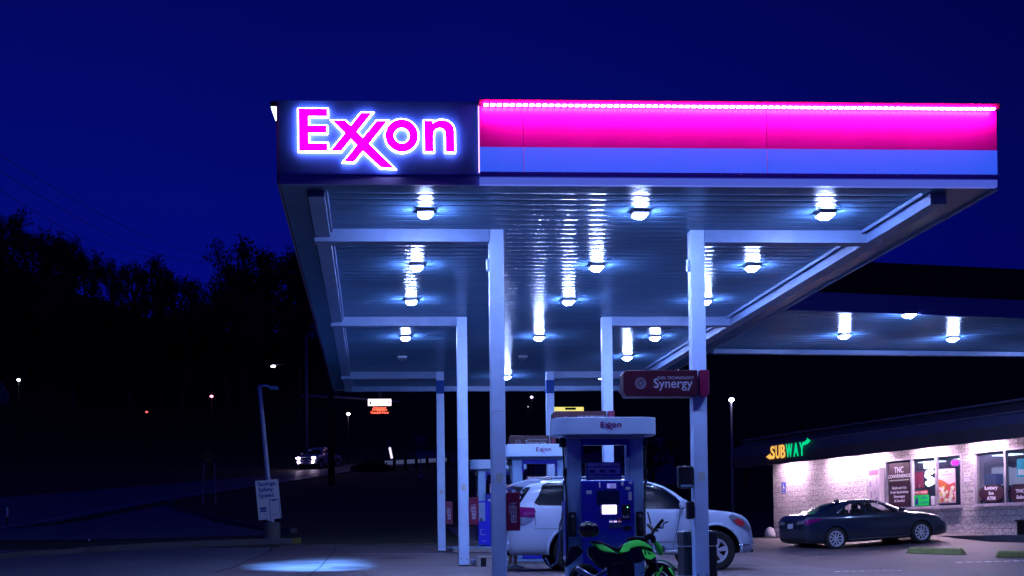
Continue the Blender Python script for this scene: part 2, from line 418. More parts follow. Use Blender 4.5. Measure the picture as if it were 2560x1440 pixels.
# other three sides of the fascia
MB().box(XL-.03, XL, YF-.02, YB, ZS, ZS+1.18).build('side_fascia', mat('side_fascia', (.1, .02, .12), .5), can)
MB().box(XR, XR+.03, YF-.02, YB, ZS, ZS+1.18).build('side_fascia', mat('side_fascia_white', (.4, .42, .5), .5), can)
MB().box(XL, XR, YB, YB+.03, ZS-.02, ZS+1.18).build('side_fascia', m_trim, can)
MB().box(XR-.0, XR+.05, YF, YB, ZS-.03, ZS-.002).build('drip_edge', m_trim, can)

# sign letters
LOGO = {
 'E': [(425,262),(713,262),(713,338),(523,338),(523,432),(703,432),(703,505),(523,505),(523,610),(711,610),(711,688),(425,688)],
 'xx': [(762,380),(888,380),(945,432),(1050,300),(1158,300),(1005,492),(1065,552),(1205,380),(1312,380),(1128,612),(1378,858),(1240,850),(1065,685),(978,795),(872,795),(1005,628),(945,565),(848,688),(740,688),(887,508)],
 'n': [(1683,375),(1768,375),(1768,402),(1790,385),(1830,369),(1870,367),(1915,376),(1950,398),(1975,432),(1985,480),(1985,688),(1895,688),(1895,530),(1888,480),(1870,455),(1835,446),(1800,458),(1780,482),(1773,525),(1773,688),(1683,688)]}
def outset(poly, d):
    n = len(poly); area = sum(poly[i][0]*poly[(i+1)%n][1]-poly[(i+1)%n][0]*poly[i][1] for i in range(n))
    sgn = 1 if area > 0 else -1; r = []
    for i in range(n):
        p0, p1, p2 = Vector(poly[i-1]), Vector(poly[i]), Vector(poly[(i+1)%n])
        a = (p1-p0).normalized(); b = (p2-p1).normalized()
        na = Vector((a.y, -a.x))*sgn; nb = Vector((b.y, -b.x))*sgn; m = (na+nb)
        if m.length < 1e-3: m = na
        m.normalize(); c = max(.45, m.dot(na)); r.append(tuple(p1+m*d/c))
    return r
def logo_letters(w, x, z, grow=0):
    k = w/1560.0
    L = {n: outset([(x+(u-1205)*k, z-(v-525)*k) for u, v in p], grow) for n, p in LOGO.items()}
    o = ((x+(1455-1205)*k, z-(528-525)*k), 165*k+grow, 78*k-grow)
    return L, o
def logo(w, x, z, y, d, m, parent, name='lettering'):
    L, o = logo_letters(w, x, z); mb = MB()
    for p in L.values(): mb.prism(p, y, y+d)
    mb.ring(o[0], o[1], o[2], y, y+d, 24)
    return mb.build(name, m, parent)
c0 = P(942, 341, YF-.02)
sign = thing('illuminated_sign', 'glowing magenta Exxon lettering with white halo on blue end of canopy fascia', 'sign', (c0.x, YF-.02, c0.z))
wl = (1985-425)/4/3200*YF*1.0
La, oa = logo_letters(wl, 0, 0, 0); Lb, ob = logo_letters(wl, 0, 0, .016)
for n in La:
    f = MB().prism(La[n], -.062, -.048).build('letter', m_face, sign)
    MB().prism(Lb[n], -.047, -.022).build('halo_return', m_halo, f)
f = MB().ring(oa[0], oa[1], oa[2], -.062, -.048, 48).build('letter', m_face, sign)
MB().ring(ob[0], ob[1], ob[2], -.047, -.022, 48).build('halo_return', m_halo, f)

# corner lamp on the left end of the fascia
q = P(685, 275, YF+.1)
cl = thing('corner_lamp', 'small white wedge lamp with black cap at top left corner of canopy', 'lamp', (q.x, YF+.1, q.z))
MB().box(-.05, .04, -.06, .06, .035, .11).build('cap', m_black, cl, bevel=.008)
MB().prism([(-.04, .03), (.04, .03), (.04, -.09), (.025, -.16)], -.05, .05).build('lens', emis('wedge_lens', (.85, .85, 1), 3), cl)
MB().tube([(.03, 0, -.15), (.045, 0, -.3)], .008, 6).build('bracket', m_black, cl)
ld = bpy.data.lights.new('patch_spot', 'SPOT'); ld.energy = 200000; ld.color = (.10, .34, 1); ld.spot_size = rad(19); ld.spot_blend = 1; ld.shadow_soft_size = .08  # spot added and aimed to make the bright ground patch
lo = bpy.data.objects.new('patch_spot', ld); COL.objects.link(lo); lo.location = (q.x-.1, YF+.15, q.z-.25)
lo.rotation_euler = (Vector((-1.0, 29.2, .3))-lo.location).to_track_quat('-Z', 'Y').to_euler()

# ------------------------------------------------------------------ canopy lamps
def make_lamp(lit=True):
    t = thing('canopy_lamp', 'x', 'ceiling light')
    MB().box(-.125, .125, -.125, .125, -.035, .05).build('housing', m_galv, t, bevel=.012)
    mb = MB()
    a, b = .108, .055; z0, z1, z2 = -.036, -.044, -.098
    R = [[(s*sx_, s*sy_, z) for sx_, sy_ in ((-1,-1),(1,-1),(1,1),(-1,1))] for s, z in ((a, z0), (a, z1), (b, z2))]
    for r0, r1 in zip(R, R[1:]):
        for k in range(4): mb.face([r0[k], r0[(k+1)%4], r1[(k+1)%4], r1[k]])
    mb.face(R[2]); mb.face(R[0])
    mb.build('lens', m_lamp if lit else mat('lens_off', (.08, .12, .2), .3), t)
    return t
XA, XB_, XC = .836, 4.146, 7.051
YL = (19.39, 23.22, 26.60, 31.40, 34.90, 39.01)
ordn = ['nearest the camera', 'second from the front', 'third from the front', 'fourth from the front', 'fifth from the front', 'farthest back']
lit = make_lamp(True); off = make_lamp(False); fl = fo = True
for cname, X, on in (('left', XA, (1,1,1,1,0,0)), ('middle', XB_, (1,1,1,1,0,1)), ('right', XC, (1,1,1,1,1,1))):
    for k, Y in enumerate(YL):
        if on[k]: o = lit if fl else copy_tree(lit); fl = False
        else: o = off if fo else copy_tree(off); fo = False
        o.location = (X, Y, ZS+.02)
        tag(o, ('lit' if on[k] else 'unlit dark')+' square lamp under main canopy, %s row, %s' % (cname, ordn[k]), 'ceiling light', 'square lamps under the main canopy')

# ------------------------------------------------------------------ wing canopy
wA, wB, wC, wD = Pz(1953, 775, ZS), Pz(2560, 797, ZS), Pz(2560, 890, ZS), Pz(1765, 882, ZS)
wB2 = wA+(wB-wA)*1.9; wC2 = wD+(wC-wD)*1.6
wing = thing('side_canopy', 'unlit-fascia canopy wing reaching from the main canopy towards the store', 'canopy', (0, 0, 0))
wa = (XR+.06, wA.y-.02); wd = (XR+.06, wD.y)
WQ = [wa, (wB2.x, wB2.y), (wC2.x, wC2.y), wd]
MB().prism(WQ, ZS+.1, ZS+1.1, 'xy').build('roof_deck', mat('wing_deck', (.04, .04, .05), .8), wing)
mb = MB(); N = 24
for i in range(N):
    f0, f1 = i/N, (i+1)/N
    for (g0, z0_), (g1, z1_) in (((f0, .03), (f0+.002, .0)), ((f0+.002, 0), (f0+(f1-f0)*.5, -.005)), ((f0+(f1-f0)*.5, -.005), (f1-.002, .0)), ((f1-.002, 0), (f1, .03))):
        l0 = Vector(WQ[0]).lerp(Vector(WQ[3]), g0); r0 = Vector(WQ[1]).lerp(Vector(WQ[2]), g0)
        l1 = Vector(WQ[0]).lerp(Vector(WQ[3]), g1); r1 = Vector(WQ[1]).lerp(Vector(WQ[2]), g1)
        mb.face([(*l0, ZS+.05+z0_), (*r0, ZS+.05+z0_), (*r1, ZS+.05+z1_), (*l1, ZS+.05+z1_)])
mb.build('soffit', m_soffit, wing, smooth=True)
def slab(p, q, t0, t1, z0, z1, name, m, parent, bevel=0):
    p, q = Vector(p), Vector(q); d = (q-p).normalized(); n = Vector((d.y, -d.x))
    poly = [p+n*t0, q+n*t0, q+n*t1, p+n*t1]
    return MB().prism([tuple(v) for v in poly], z0, z1, 'xy').build(name, m, parent, bevel=bevel)
slab(WQ[0], WQ[1], 0, .05, ZS+.42, ZS+1.14, 'red_panel', mat('wing_fascia_upper', (.02, .003, .005), .7), wing)  # red painted near black, the unlit look is in the colour
slab(WQ[0], WQ[1], 0, .045, ZS, ZS+.418, 'white_band', mat('wing_band', (.10, .13, .5), .6), wing)  # white band painted blue for the dusk light on it
slab(WQ[3], WQ[2], -.03, .0, ZS-.02, ZS+1.1, 'back_fascia', m_trim, wing)
slab(WQ[3], WQ[2], .35, .55, ZS-.09, ZS+.03, 'back_beam', m_trim, wing, .006)
for i, (px, py, s) in enumerate(((2111, 846, 'left'), (2273, 794, 'nearest'), (2382, 853, 'right'))):
    p = Pz(px, py, ZS-.06); o = copy_tree(lit); o.location = (p.x, p.y, ZS+.03)
    tag(o, 'lit square lamp under side canopy wing, %s of its three' % s, 'ceiling light', 'square lamps under the side canopy')
o = copy_tree(lit); p = Vector((wB2.x-2, (wB2.y+wC2.y)/2, ZS+.03)); o.location = p
tag(o, 'lit square lamp at the far right end of the side canopy wing', 'ceiling light', 'square lamps under the side canopy')
for k, f in enumerate((.55, .95)):
    q = Vector((*(Vector(WQ[3]).lerp(Vector(WQ[2]), f)+Vector((0, -1.2))), 0)); 
MB().box(-.11, .11, -.11, .11, 0, 5.2).build('column', m_white, wing, loc=(wC2.x-1.5, wC2.y-2, H(wC2.x-1.5, wC2.y-2)))

# ------------------------------------------------------------------ fuel pumps
XP = 3.76
m_pale = mat('pale_numeral', (.75, .8, .9), .5)
m_screen = emis('screen_white', (.9, .75, 1), 3.2)
m_lcd = mat('lcd', (.3, .35, .6), .4, emit=(.22, .22, .75), es=.8)
def rounded(w, d, r, n=6):
    pts = []
    for cx, cy, a0 in ((w/2-r, -d/2+r, -90), (w/2-r, d/2-r, 0), (-w/2+r, d/2-r, 90), (-w/2+r, -d/2+r, 180)):
        for k in range(n+1): a = rad(a0+90*k/n); pts.append((cx+r*math.cos(a), cy+r*math.sin(a)))
    return pts
def make_pump(first, frame_m):
    t = thing('fuel_pump', 'x', 'fuel pump')
    hd = MB().prism(rounded(1.70, .74, .28, 8), 2.30, 2.58, 'xy').build('header', mat('pump_header', (.45, .62, .86), .35, coat=.2, var=.06), t, bevel=.01)
    logo(.34, .07, 2.445, -.375, .004, m_logo, hd)
    MB().box(-.64, .64, -.22, .22, 2.24, 2.30).build('header_tray', m_trim, t, bevel=.01)
    for s in (-1, 1):
        a, b = (.39, .625); 
        MB().box(min(s*a, s*b), max(s*a, s*b), -.2, .2, 0, 2.24).build('pillar', m_steel, t, bevel=.02)
        MB().box(min(s*.36, s*.4), max(s*.36, s*.4), -.205, -.15, 1.95, 2.24).build('inner_trim', m_bluecab, t)
    MB().box(-.39, .39, -.21, -.12, 2.14, 2.238).build('top_rail', m_bluecab, t)
    fr = MB().box(-.27, .31, -.24, -.18, 1.575, 1.865).build('price_display', frame_m, t, bevel=.008, rot=(rad(-6), 0, 0), loc=(0, .1, 0))
    mb = MB().box(-.245, .285, -.246, -.238, 1.795, 1.845); mb.box(-.245, .285, -.246, -.238, 1.66, 1.775); mb.box(-.245, .285, -.246, -.238, 1.59, 1.645)
    mb.build('price_card', mat('price_card', (.8, .85, .95), .5, var=.3, vscale=12), fr)
    mb = MB()
    for k in range(3):
        x = -.22+k*.165
        mb.box(x, x+.09, -.25, -.2465, 1.69, 1.735)
    mb.build('price_figures', m_textd, fr)
    cab = MB().box(-.41, .44, -.33, .33, .0, 1.56).build('cabinet', m_bluecab, t, bevel=.02)
    text('1' if first else '2', .13, m_pale, cab, (-.12, -.333, 1.485), 'number', bold=.004)
    lcd = MB().box(.0, .145, -.336, -.328, 1.435, 1.51).build('sale_display', m_lcd, cab)
    mb = MB()
    for r_ in range(4):
        for c in range(5): mb.box(.05+c*.018, .062+c*.018, -.338, -.3365, 1.443+r_*.017, 1.452+r_*.017)
    mb.build('digits', m_textd, lcd)
    MB().box(-.17, .20, -.334, -.326, 1.17, 1.40).build('media_screen', mat('dark_screen', (.008, .012, .03), .15, coat=.5), cab)
    sc = MB().box(-.085, .145, -.345, -.33, 1.02, 1.165).build('payment_screen', m_screen if first else mat('dim_screen', (.1, .1, .2), .2), cab, bevel=.003)
    if first: MB().box(.08, .145, -.348, -.3455, 1.058, 1.063).build('screen_bar', m_dark, sc)
    for s, xx in ((-1, -.12), (1, .15)):
        mb = MB()
        for k in range(4): mb.box(xx, xx+.03, -.337, -.328, 1.035+k*.033, 1.057+k*.033)
        mb.build('soft_keys', mat('keys', (.15, .17, .25), .5), cab)
    for k, (c, e) in enumerate((((.5, .4, .8), .8), ((.8, .5, .9), 1.0), ((.6, .3, .35), .25))):
        x = .03+k*.07
        g_ = MB().box(x, x+.052, -.336, -.328, .885, .912).build('grade_button', emis('grade_button', c, e) if first else m_sticker, cab)
        MB().box(x, x+.052, -.336, -.328, .93, .955).build('grade_label', mat('grade_label', ((.02, .12, .5), (.02, .12, .5), (.4, .01, .08))[k], .5), g_)
        MB().box(x, x+.052, -.336, -.328, .80, .86).build('push_plate', mat('push_plate', (.05, .07, .09), .4), g_)
    rd = MB().box(.235, .375, -.345, -.33, .93, 1.17).build('card_reader', m_black, cab, bevel=.006)
    MB().lathe([(0, -.006), (.008, -.006), (.01, 0)], 10, 'y', (.325, -.346, 1.125)).build('status_light', emis('green_led', (.2, 1, .4), 3 if first else .5), rd)
    mb = MB()
    for k in range(5): mb.box(.245+k*.022, .257+k*.022, -.349, -.345, .955, .955+(.05 if k in (0, 3) else .028))
    mb.build('reader_icons', m_text, rd)
    mb = MB()
    for (a, b, c, d) in ((-.335, -.25, 1.345, 1.40), (.225, .27, 1.475, 1.55), (.30, .375, 1.41, 1.455), (.345, .40, 1.24, 1.375), (.355, .405, 1.50, 1.54)):
        mb.box(a, b, -.334, -.329, c, d)
    mb.build('sticker', m_sticker, cab)
    mb = MB().box(.25, .38, -.336, -.329, .76, .83); mb.build('receipt_slot', m_black, cab)
    # hoses and nozzles
    for s in (-1, 1):
        x = s*.70
        MB().box(min(s*.60, s*.72), max(s*.60, s*.72), -.12, .02, 2.12, 2.27).build('hose_arm', m_black, t, bevel=.01)
        pts = []
        for k in range(25):
            u = k/24
            pts.append((x-s*.02-s*.05*math.sin(u*PI), -.12-.10*math.sin(u*PI), 2.15-1.95*math.sin(u*PI*.5)))
        up_ = [(x-s*.0+s*.03*math.sin(PI*k/20), -.12-.18*math.sin(PI*k/20), .2+.85*(k/20)) for k in range(1, 21)]
        h = MB().tube(pts+up_, .014, 8).build('hose', m_rubber, t, smooth=True)
        MB().lathe([(.0, -.0), (.03, .01), (.036, .08), (.03, .15), (0, .16)], 12, 'z', (x-s*.045, -.165, 1.62)).build('breakaway', m_black, h, smooth='auto')
        MB().lathe([(.0, 0), (.022, .01), (.022, .06), (0, .07)], 12, 'z', (x-s*.03, -.15, 1.5)).build('coupling', m_chrome, h, smooth='auto')
        nz_ = MB()
        nz_.prism([(-.05, -.12), (.0, -.14), (.05, -.05), (.04, .12), (.0, .16), (-.06, .1), (-.05, 0)], -.03, .03, 'yz')
        n_ = nz_.build('nozzle', m_black, t, bevel=.012, loc=(s*.55, -.29, .86), rot=(rad(-15), 0, 0))
        MB().tube([(0, -.02, .1), (0, .03, .2), (0, .08, .25)], .012, 8).build('spout', m_chrome, n_)
        MB().box(s*.55-.06, s*.55+.06, -.24, -.19, .66, 1.06).build('nozzle_boot', m_black, t, bevel=.015)
    # side advert panel
    ad = MB().box(-.66, -.628, -.19, .19, .35, 1.25).build('advert_panel', m_bluecab, t)
    return t
isl_m = mat('island_concrete', (.34, .31, .31), .7, var=.3, vscale=4, bump=.3)
px_c = {}
for k, (cy, name) in enumerate(((20.71, 'nearest'), (28.83, 'middle'), (38.22, 'far'))):
    zg = H(3.7, cy)
    isl = thing('pump_island', '%s raised concrete pump island with steel rim between two columns' % name, 'kerb island', (XP, cy, zg), 0, 'concrete pump islands')
    MB().prism(rounded(3.0 if k == 0 else (3.05 if k == 1 else 2.9), 1.05, .12, 4), -.1, .145, 'xy').build('slab', isl_m, isl, bevel=.01)
    MB().prism(rounded(3.07, 1.09, .13, 4), .10, .15, 'xy').build('steel_rim', m_steel, isl)
    pm = make_pump(k == 0, m_bluecab if k == 0 else m_synred2)
    pm.location = (XP, cy, zg+.15)
    tag(pm, ('blue fuel pump number 1 with lit white screen behind the green motorcycle', 'fuel pump with crimson price frame just behind the white SUV', 'far fuel pump with blue lower advert panel, seen left of the front column')[k], 'fuel pump', 'fuel pumps on the islands')
    if k == 2:
        c = [o for o in pm.children if o.name.startswith('cabinet')][0]
        a = MB().box(-.63, -.30, -.342, -.33, .05, 1.35).build('advert_panel', mat('bright_blue_panel', (.01, .012, .5), .35, emit=(.0, .0, .3), es=.3), pm)
        MB().box(-.63, -.43, -.346, -.342, .75, 1.30).build('paper_dispenser', m_trim, pm)
        mb = MB()
        rnd = random.Random(4)
        for q_ in range(26):
            an = rad(90+q_*9); rr_ = .075+.02*rnd.random(); cx_, cz_ = -.50+rr_*math.cos(an), .43+rr_*math.sin(an)
            mb.box(cx_-.009, cx_+.009, -.347, -.3425, cz_-.009, cz_+.009)
        mb.build('dot_emblem', m_text, a); logo(.12, -.48, .17, -.347, .004, m_text, a)
    # vertical bollard-like steel boxes at island ends
    if k == 1:
        st = thing('concrete_block', 'low grey concrete block at left end of the middle pump island', 'block', (2.48, cy-.62, H(2.4, cy-.62)))
        MB().box(-.22, .22, -.12, .12, -.03, .24).build('block', isl_m, st, bevel=.02)
        MB().box(-.12, .0, -.123, -.12, .0, .2).build('dark_patch', m_dark, st)

# ------------------------------------------------------------------ hanging Synergy signs on the right-hand columns
def make_syn():
    t = thing('hanging_sign', 'x', 'sign')
    L, R_ = -1.28, -.06; h = .215
    MB().prism([(L+.05, -h), (R_, -h), (R_, h), (L+.05, h), (L-.0, h-.05), (L, -h+.09)], -.22, .1).build('board', m_synred, t, bevel=.012)
    MB().prism([(-.02, -h+.03), (.0, -h-.0), (.09, -h), (.13, -h+.04), (.13, h-.0), (.12, h+.005), (-.02, h)], -.22, .1).build('end_cap', m_synred2, t, bevel=.012)
    b = t.children[0]
    text('Synergy', .215, m_text, b, (-.47, -.223, -.01), sx_=.95, bold=.001)
    text('FUEL TECHNOLOGY', .062, m_text, b, (-.42, -.223, .085), sx_=1.05)
    mb = MB()
    for ring_, (rr_, n, s) in enumerate(((.085, 20, .0075), (.065, 16, .006), (.045, 12, .005), (.028, 8, .004))):
        for k in range(n):
            a = 2*PI*k/n+ring_*.15; cx_, cz_ = -1.0+rr_*math.cos(a), -.0+rr_*math.sin(a)
            mb.prism([(cx_+s*math.cos(w), cz_+s*math.sin(w)) for w in [PI/3*i for i in range(6)]], -.224, -.2205)
    mb.ring((-1.0, 0), .012, .007, -.224, -.2205, 12)
    mb.build('dot_emblem', m_text, b)
    return t
sg = make_syn()
for k, cy in enumerate(CY):
    o = sg if k == 0 else copy_tree(sg)
    z = (P(1650, 960, 20.6).z, P(1455, 1052, 28.7).z, P(1330, 1107, 38.1).z)[k]
    o.location = (CX[1], cy-.0, z)
    tag(o, ('nearest crimson Synergy sign on the front right column above the black dispenser', 'crimson sign on the middle right column, peeking over the header of pump 1', 'farthest crimson Synergy sign on the back right column, behind the middle pump')[k], 'sign', 'crimson signs on the right-hand columns')

# ------------------------------------------------------------------ fire extinguisher cabinets on the left-hand columns
def make_fire():
    t = thing('fire_cabinet', 'x', 'fire cabinet')
    b = MB().box(0, .22, -.11, .11, 0, .62).build('case', m_synred2, t, bevel=.008)
    mb = MB()
    mb.ring((.112, .27), .047, .038, -.114, -.1115, 18, ax=.85)
    mb.box(.067, .157, -.114, -.1115, .13, .15); mb.box(.067, .078, -.114, -.1115, .13, .4); mb.box(.146, .157, -.114, -.1115, .13, .4)
    mb.box(.067, .157, -.114, -.1115, .385, .40)
    mb.tube([(.10, -.112, .41), (.12, -.112, .45), (.06, -.112, .44), (.045, -.112, .36), (.045, -.112, .28)], .006, 6); mb.tube([(.11, -.112, .43), (.16, -.112, .455)], .006, 6)
    mb.bm.faces.ensure_lookup_table()
    e = mb.build('extinguisher_symbol', m_text, b)
    for k, ch in enumerate('FIRE'): text(ch, .075, m_text, b, (.112, -.113, .355-k*.062), bold=.003)
    return t
fc = make_fire()
for k, cy in enumerate(CY):
    o = fc if k == 0 else copy_tree(fc)
    pb = (P(1279, 1327, 20.6).z, P(1180, 1312, 28.7).z, P(1126, 1310, 38.1).z)[k]
    o.location = (CX[0]+CW+.002, cy-.02, pb); o.rotation_euler = (0, 0, 0); o.scale = (1, 1, (1, 1.0, 1.08)[k])
    tag(o, ('red fire extinguisher cabinet on the nearest left column, in front of the SUV tailgate', 'red fire extinguisher cabinet on the middle left column', 'red fire extinguisher cabinet on the back left column')[k], 'fire cabinet', 'red fire cabinets on the left-hand columns')

# dispensers and bin at the front right column
t = thing('towel_dispenser', 'black rounded paper towel dispenser high on left side of front right column', 'dispenser', (CX[1]-CW-.13, 20.66, P(1714, 1220, 20.6).z))
MB().prism(rounded(.26, .2, .08), 0, .36, 'xy').build('case', m_black, t, bevel=.03)
MB().box(-.1, .1, -.105, -.09, .02, .05).build('paper_slot', m_steel, t)
MB().box(-.11, .11, -.103, -.08, .30, .33).build('lid_highlight', m_dark, t)
t = thing('squeegee_holder', 'small black windscreen wash holder on left side of front right column', 'squeegee holder', (CX[1]-CW-.07, 20.62, P(1727, 1298, 20.6).z))
MB().prism(rounded(.13, .16, .05), 0, .29, 'xy').build('case', m_black, t, bevel=.025)
MB().tube([(-.0, 0, -.01), (.02, 0, -.30)], .004, 6).build('drain_line', m_galv, t)
b0 = P(1744, 1327, 21.15)
zb_ = H(5.3, 21.2)
t = thing('trash_bin', 'dark square rubbish bin with rounded lid behind the front right column', 'trash bin', (b0.x, 21.2, zb_))
hh = b0.z-zb_
MB().prism(rounded(.56, .56, .08), 0, hh-.26, 'xy').build('body', mat('bin_body', (.02, .022, .03), .5), t, bevel=.01)
MB().prism(rounded(.58, .58, .09), hh-.25, hh, 'xy').build('lid', mat('bin_lid', (.025, .03, .045), .45), t, bevel=.04)
MB().box(-.15, .15, -.294, -.288, hh-.2, hh-.08).build('opening', m_black, t)
MB().tube([(-.18, -.1, hh+.012), (.0, -.1, hh+.016), (.02, -.1, hh+.4)], .006, 6).build('wire_squeegee', m_dark, t)


# ------------------------------------------------------------------ vehicles
m_wpaint = mat('white_paint', (.50, .60, .78), .28, coat=.8, spec=.5)
m_gpaint = mat('grey_blue_paint', (.02, .03, .055), .28, metal=.3, coat=1)
m_spaint = mat('silver_paint', (.5, .5, .6), .3, metal=.4, coat=.6)
m_glass = mat('dark_glass', (.003, .005, .014), .22, spec=.12)
m_tail = mat('tail_lens', (.22, .003, .13), .15, coat=1)
m_clear = mat('clear_lens', (.45, .45, .5), .08, metal=.6, coat=1)
m_orange = mat('orange_marker', (.55, .03, .04), .2, coat=1)
m_trimb = mat('black_trim', (.015, .016, .02), .45)
m_well = mat('wheel_well', (.006, .006, .007), .9)

def ev(o):
    bpy.context.view_layer.update()
    e = o.evaluated_get(bpy.context.evaluated_depsgraph_get())
    me = bpy.data.meshes.new_from_object(e); return me
def crinterp(tbl, x, j):
    xs_ = [r[0] for r in tbl]
    i = max(0, min(len(tbl)-2, max([k for k in range(len(tbl)) if xs_[k] <= x+1e-9] or [0])))
    x0_, x1_ = xs_[i], xs_[i+1]; t = (x-x0_)/(x1_-x0_)
    return tbl[i][j]*(1-t)+tbl[i+1][j]*t
def car_mesh(tbl, wells, wr, well_depth, paint, half, zwell, cutters=()):
    """loft the table (x, zbottom, zshoulder, ztop, half width, roof half width) and cut the wheel arches"""
    bm = bmesh.new(); R = []
    for (x, zb, zs, zt, w, wr_) in tbl:
        hs = zs-zb
        half_ = [(0, zb), (w*.80, zb), (w*.95, zb+.05*hs+.01), (w*.995, zb+.3*hs), (w, zb+.62*hs), (w*.985, zb+.86*hs), (w*.95, zs),
                 (w*.95+(wr_-w*.95)*.18, zs+(zt-zs)*.12), (w*.95+(wr_-w*.95)*.62, zs+(zt-zs)*.6), (wr_, zs+(zt-zs)*.88), (wr_*.82, zt-.012*(1 if zt-zs > .1 else .4)), (wr_*.4, zt), (0, zt)]
        ring = [(x, -y_, z_) for y_, z_ in half_]+[(x, y_, z_) for y_, z_ in half_[-2:0:-1]]
        R.append([bm.verts.new(v) for v in ring])
    n = len(R[0])
    for a, b in zip(R, R[1:]):
        for k in range(n): bm.faces.new((a[k], a[(k+1)%n], b[(k+1)%n], b[k]))
    for ring in (R[0], R[-1]):
        # cap as a grid of quads (mirror pairs)
        for k in range(0, n//2): 
            a, b = ring[k], ring[k+1]; c, d = ring[(n-k-1)%n], ring[(n-k)%n]
            vs = []
            for v in (a, b, c, d):
                if v not in vs: vs.append(v)
            if len(vs) > 2:
                try: bm.faces.new(vs)
                except ValueError: pass
    bmesh.ops.recalc_face_normals(bm, faces=bm.faces)
    me = bpy.data.meshes.new('body'); bm.to_mesh(me); bm.free(); me.materials.append(paint); me.materials.append(m_well)
    o = bpy.data.objects.new('tmp', me); COL.objects.link(o)
    s_ = o.modifiers.new('s', 'SUBSURF'); s_.levels = s_.render_levels = 2
    tmp = [o]
    full = ev(o)
    cuts = []
    for wx in wells:
        for sd in (-1, 1):
            mb = MB(); y0, y1 = (half-well_depth, half+.3)
            mb.lathe([(0, sd*y0), (wr, sd*y0), (wr, sd*y1), (0, sd*y1)], 40, 'y', (wx, 0, zwell))
            mb.mi = 0; c = mb.build('cut', m_well); cuts.append(c)
    for poly, d0, d1 in cutters:
        c = MB().prism(poly, d0, d1).build('cut', m_well); cuts.append(c)
    for c in cuts:
        b = o.modifiers.new('b', 'BOOLEAN'); b.object = c; b.operation = 'DIFFERENCE'; b.solver = 'EXACT'
        try: b.material_mode = 'TRANSFER'
        except Exception: pass
    res = ev(o)
    bm = bmesh.new(); bm.from_mesh(full); bvh = BVHTree.FromBMesh(bm); bm.free()
    for q_ in tmp+cuts: bpy.data.objects.remove(q_)
    for p in res.polygons: p.use_smooth = True
    res.set_sharp_from_angle(angle=rad(38))
    return res, bvh
def decal(bvh, poly, d, name, m, parent, off=.005, step=.07, sides=(-1, 1), thick=0):
    """lay a polygon on the body surface: d is 'y' (poly in x,z), 'x' (poly in y,z; side -1 rear, 1 front) or 'z' (poly in x,y)"""
    objs = []
    for sd in sides:
        bm = bmesh.new(); f = bm.faces.new([bm.verts.new((u, v, 0)) for u, v in poly])
        us = [p[0] for p in poly]; vs = [p[1] for p in poly]
        for ax_, lo, hi in ((0, min(us), max(us)), (1, min(vs), max(vs))):
            k = lo+step
            while k < hi-1e-4:
                no = (1, 0, 0) if ax_ == 0 else (0, 1, 0); co = (k, 0, 0) if ax_ == 0 else (0, k, 0)
                bmesh.ops.bisect_plane(bm, geom=bm.verts[:]+bm.edges[:]+bm.faces[:], plane_co=co, plane_no=no, dist=1e-5); k += step
        bmesh.ops.triangulate(bm, faces=bm.faces[:])
        for v in bm.verts:
            u, w = v.co.x, v.co.y
            if d == 'y': o_, dr = Vector((u, sd*4, w)), Vector((0, -sd, 0))
            elif d == 'x': o_, dr = Vector((sd*8 if sd > 0 else -3, u, w)), Vector((-sd, 0, 0))
            else: o_, dr = Vector((u, w, 5)), Vector((0, 0, -1))
            h = bvh.ray_cast(o_, dr)
            if h[0] is None:
                h = bvh.find_nearest(Vector((u, sd*.8, w)) if d == 'y' else (Vector((sd*2.4+2.4, u, w)) if d == 'x' else Vector((u, w, 1.5))))
            nn = h[1].normalized()
            if nn.dot(dr) > 0: nn = -nn
            v.co = h[0]+nn*off
        bmesh.ops.recalc_face_normals(bm, faces=bm.faces)
        me = bpy.data.meshes.new(name); bm.to_mesh(me); bm.free(); me.materials.append(m)
        o = link(name, me, parent, smooth=True)
        if thick: s_ = o.modifiers.new('s', 'SOLIDIFY'); s_.thickness = thick; s_.offset = 0
        objs.append(o)
    return objs
def seam(bvh, pts, w, parent, m, sides=(-1, 1), d='y', name='panel_gap'):
    L = []; R_ = []
    for i, p in enumerate(pts):
        q0 = Vector(pts[max(0, i-1)]); q1 = Vector(pts[min(len(pts)-1, i+1)]); dd = (q1-q0).normalized(); nn = Vector((-dd.y, dd.x))*w/2
        L.append(tuple(Vector(p)-nn)); R_.append(tuple(Vector(p)+nn))
    return decal(bvh, L+R_[::-1], d, name, m, parent, off=.002, step=.08, sides=sides)
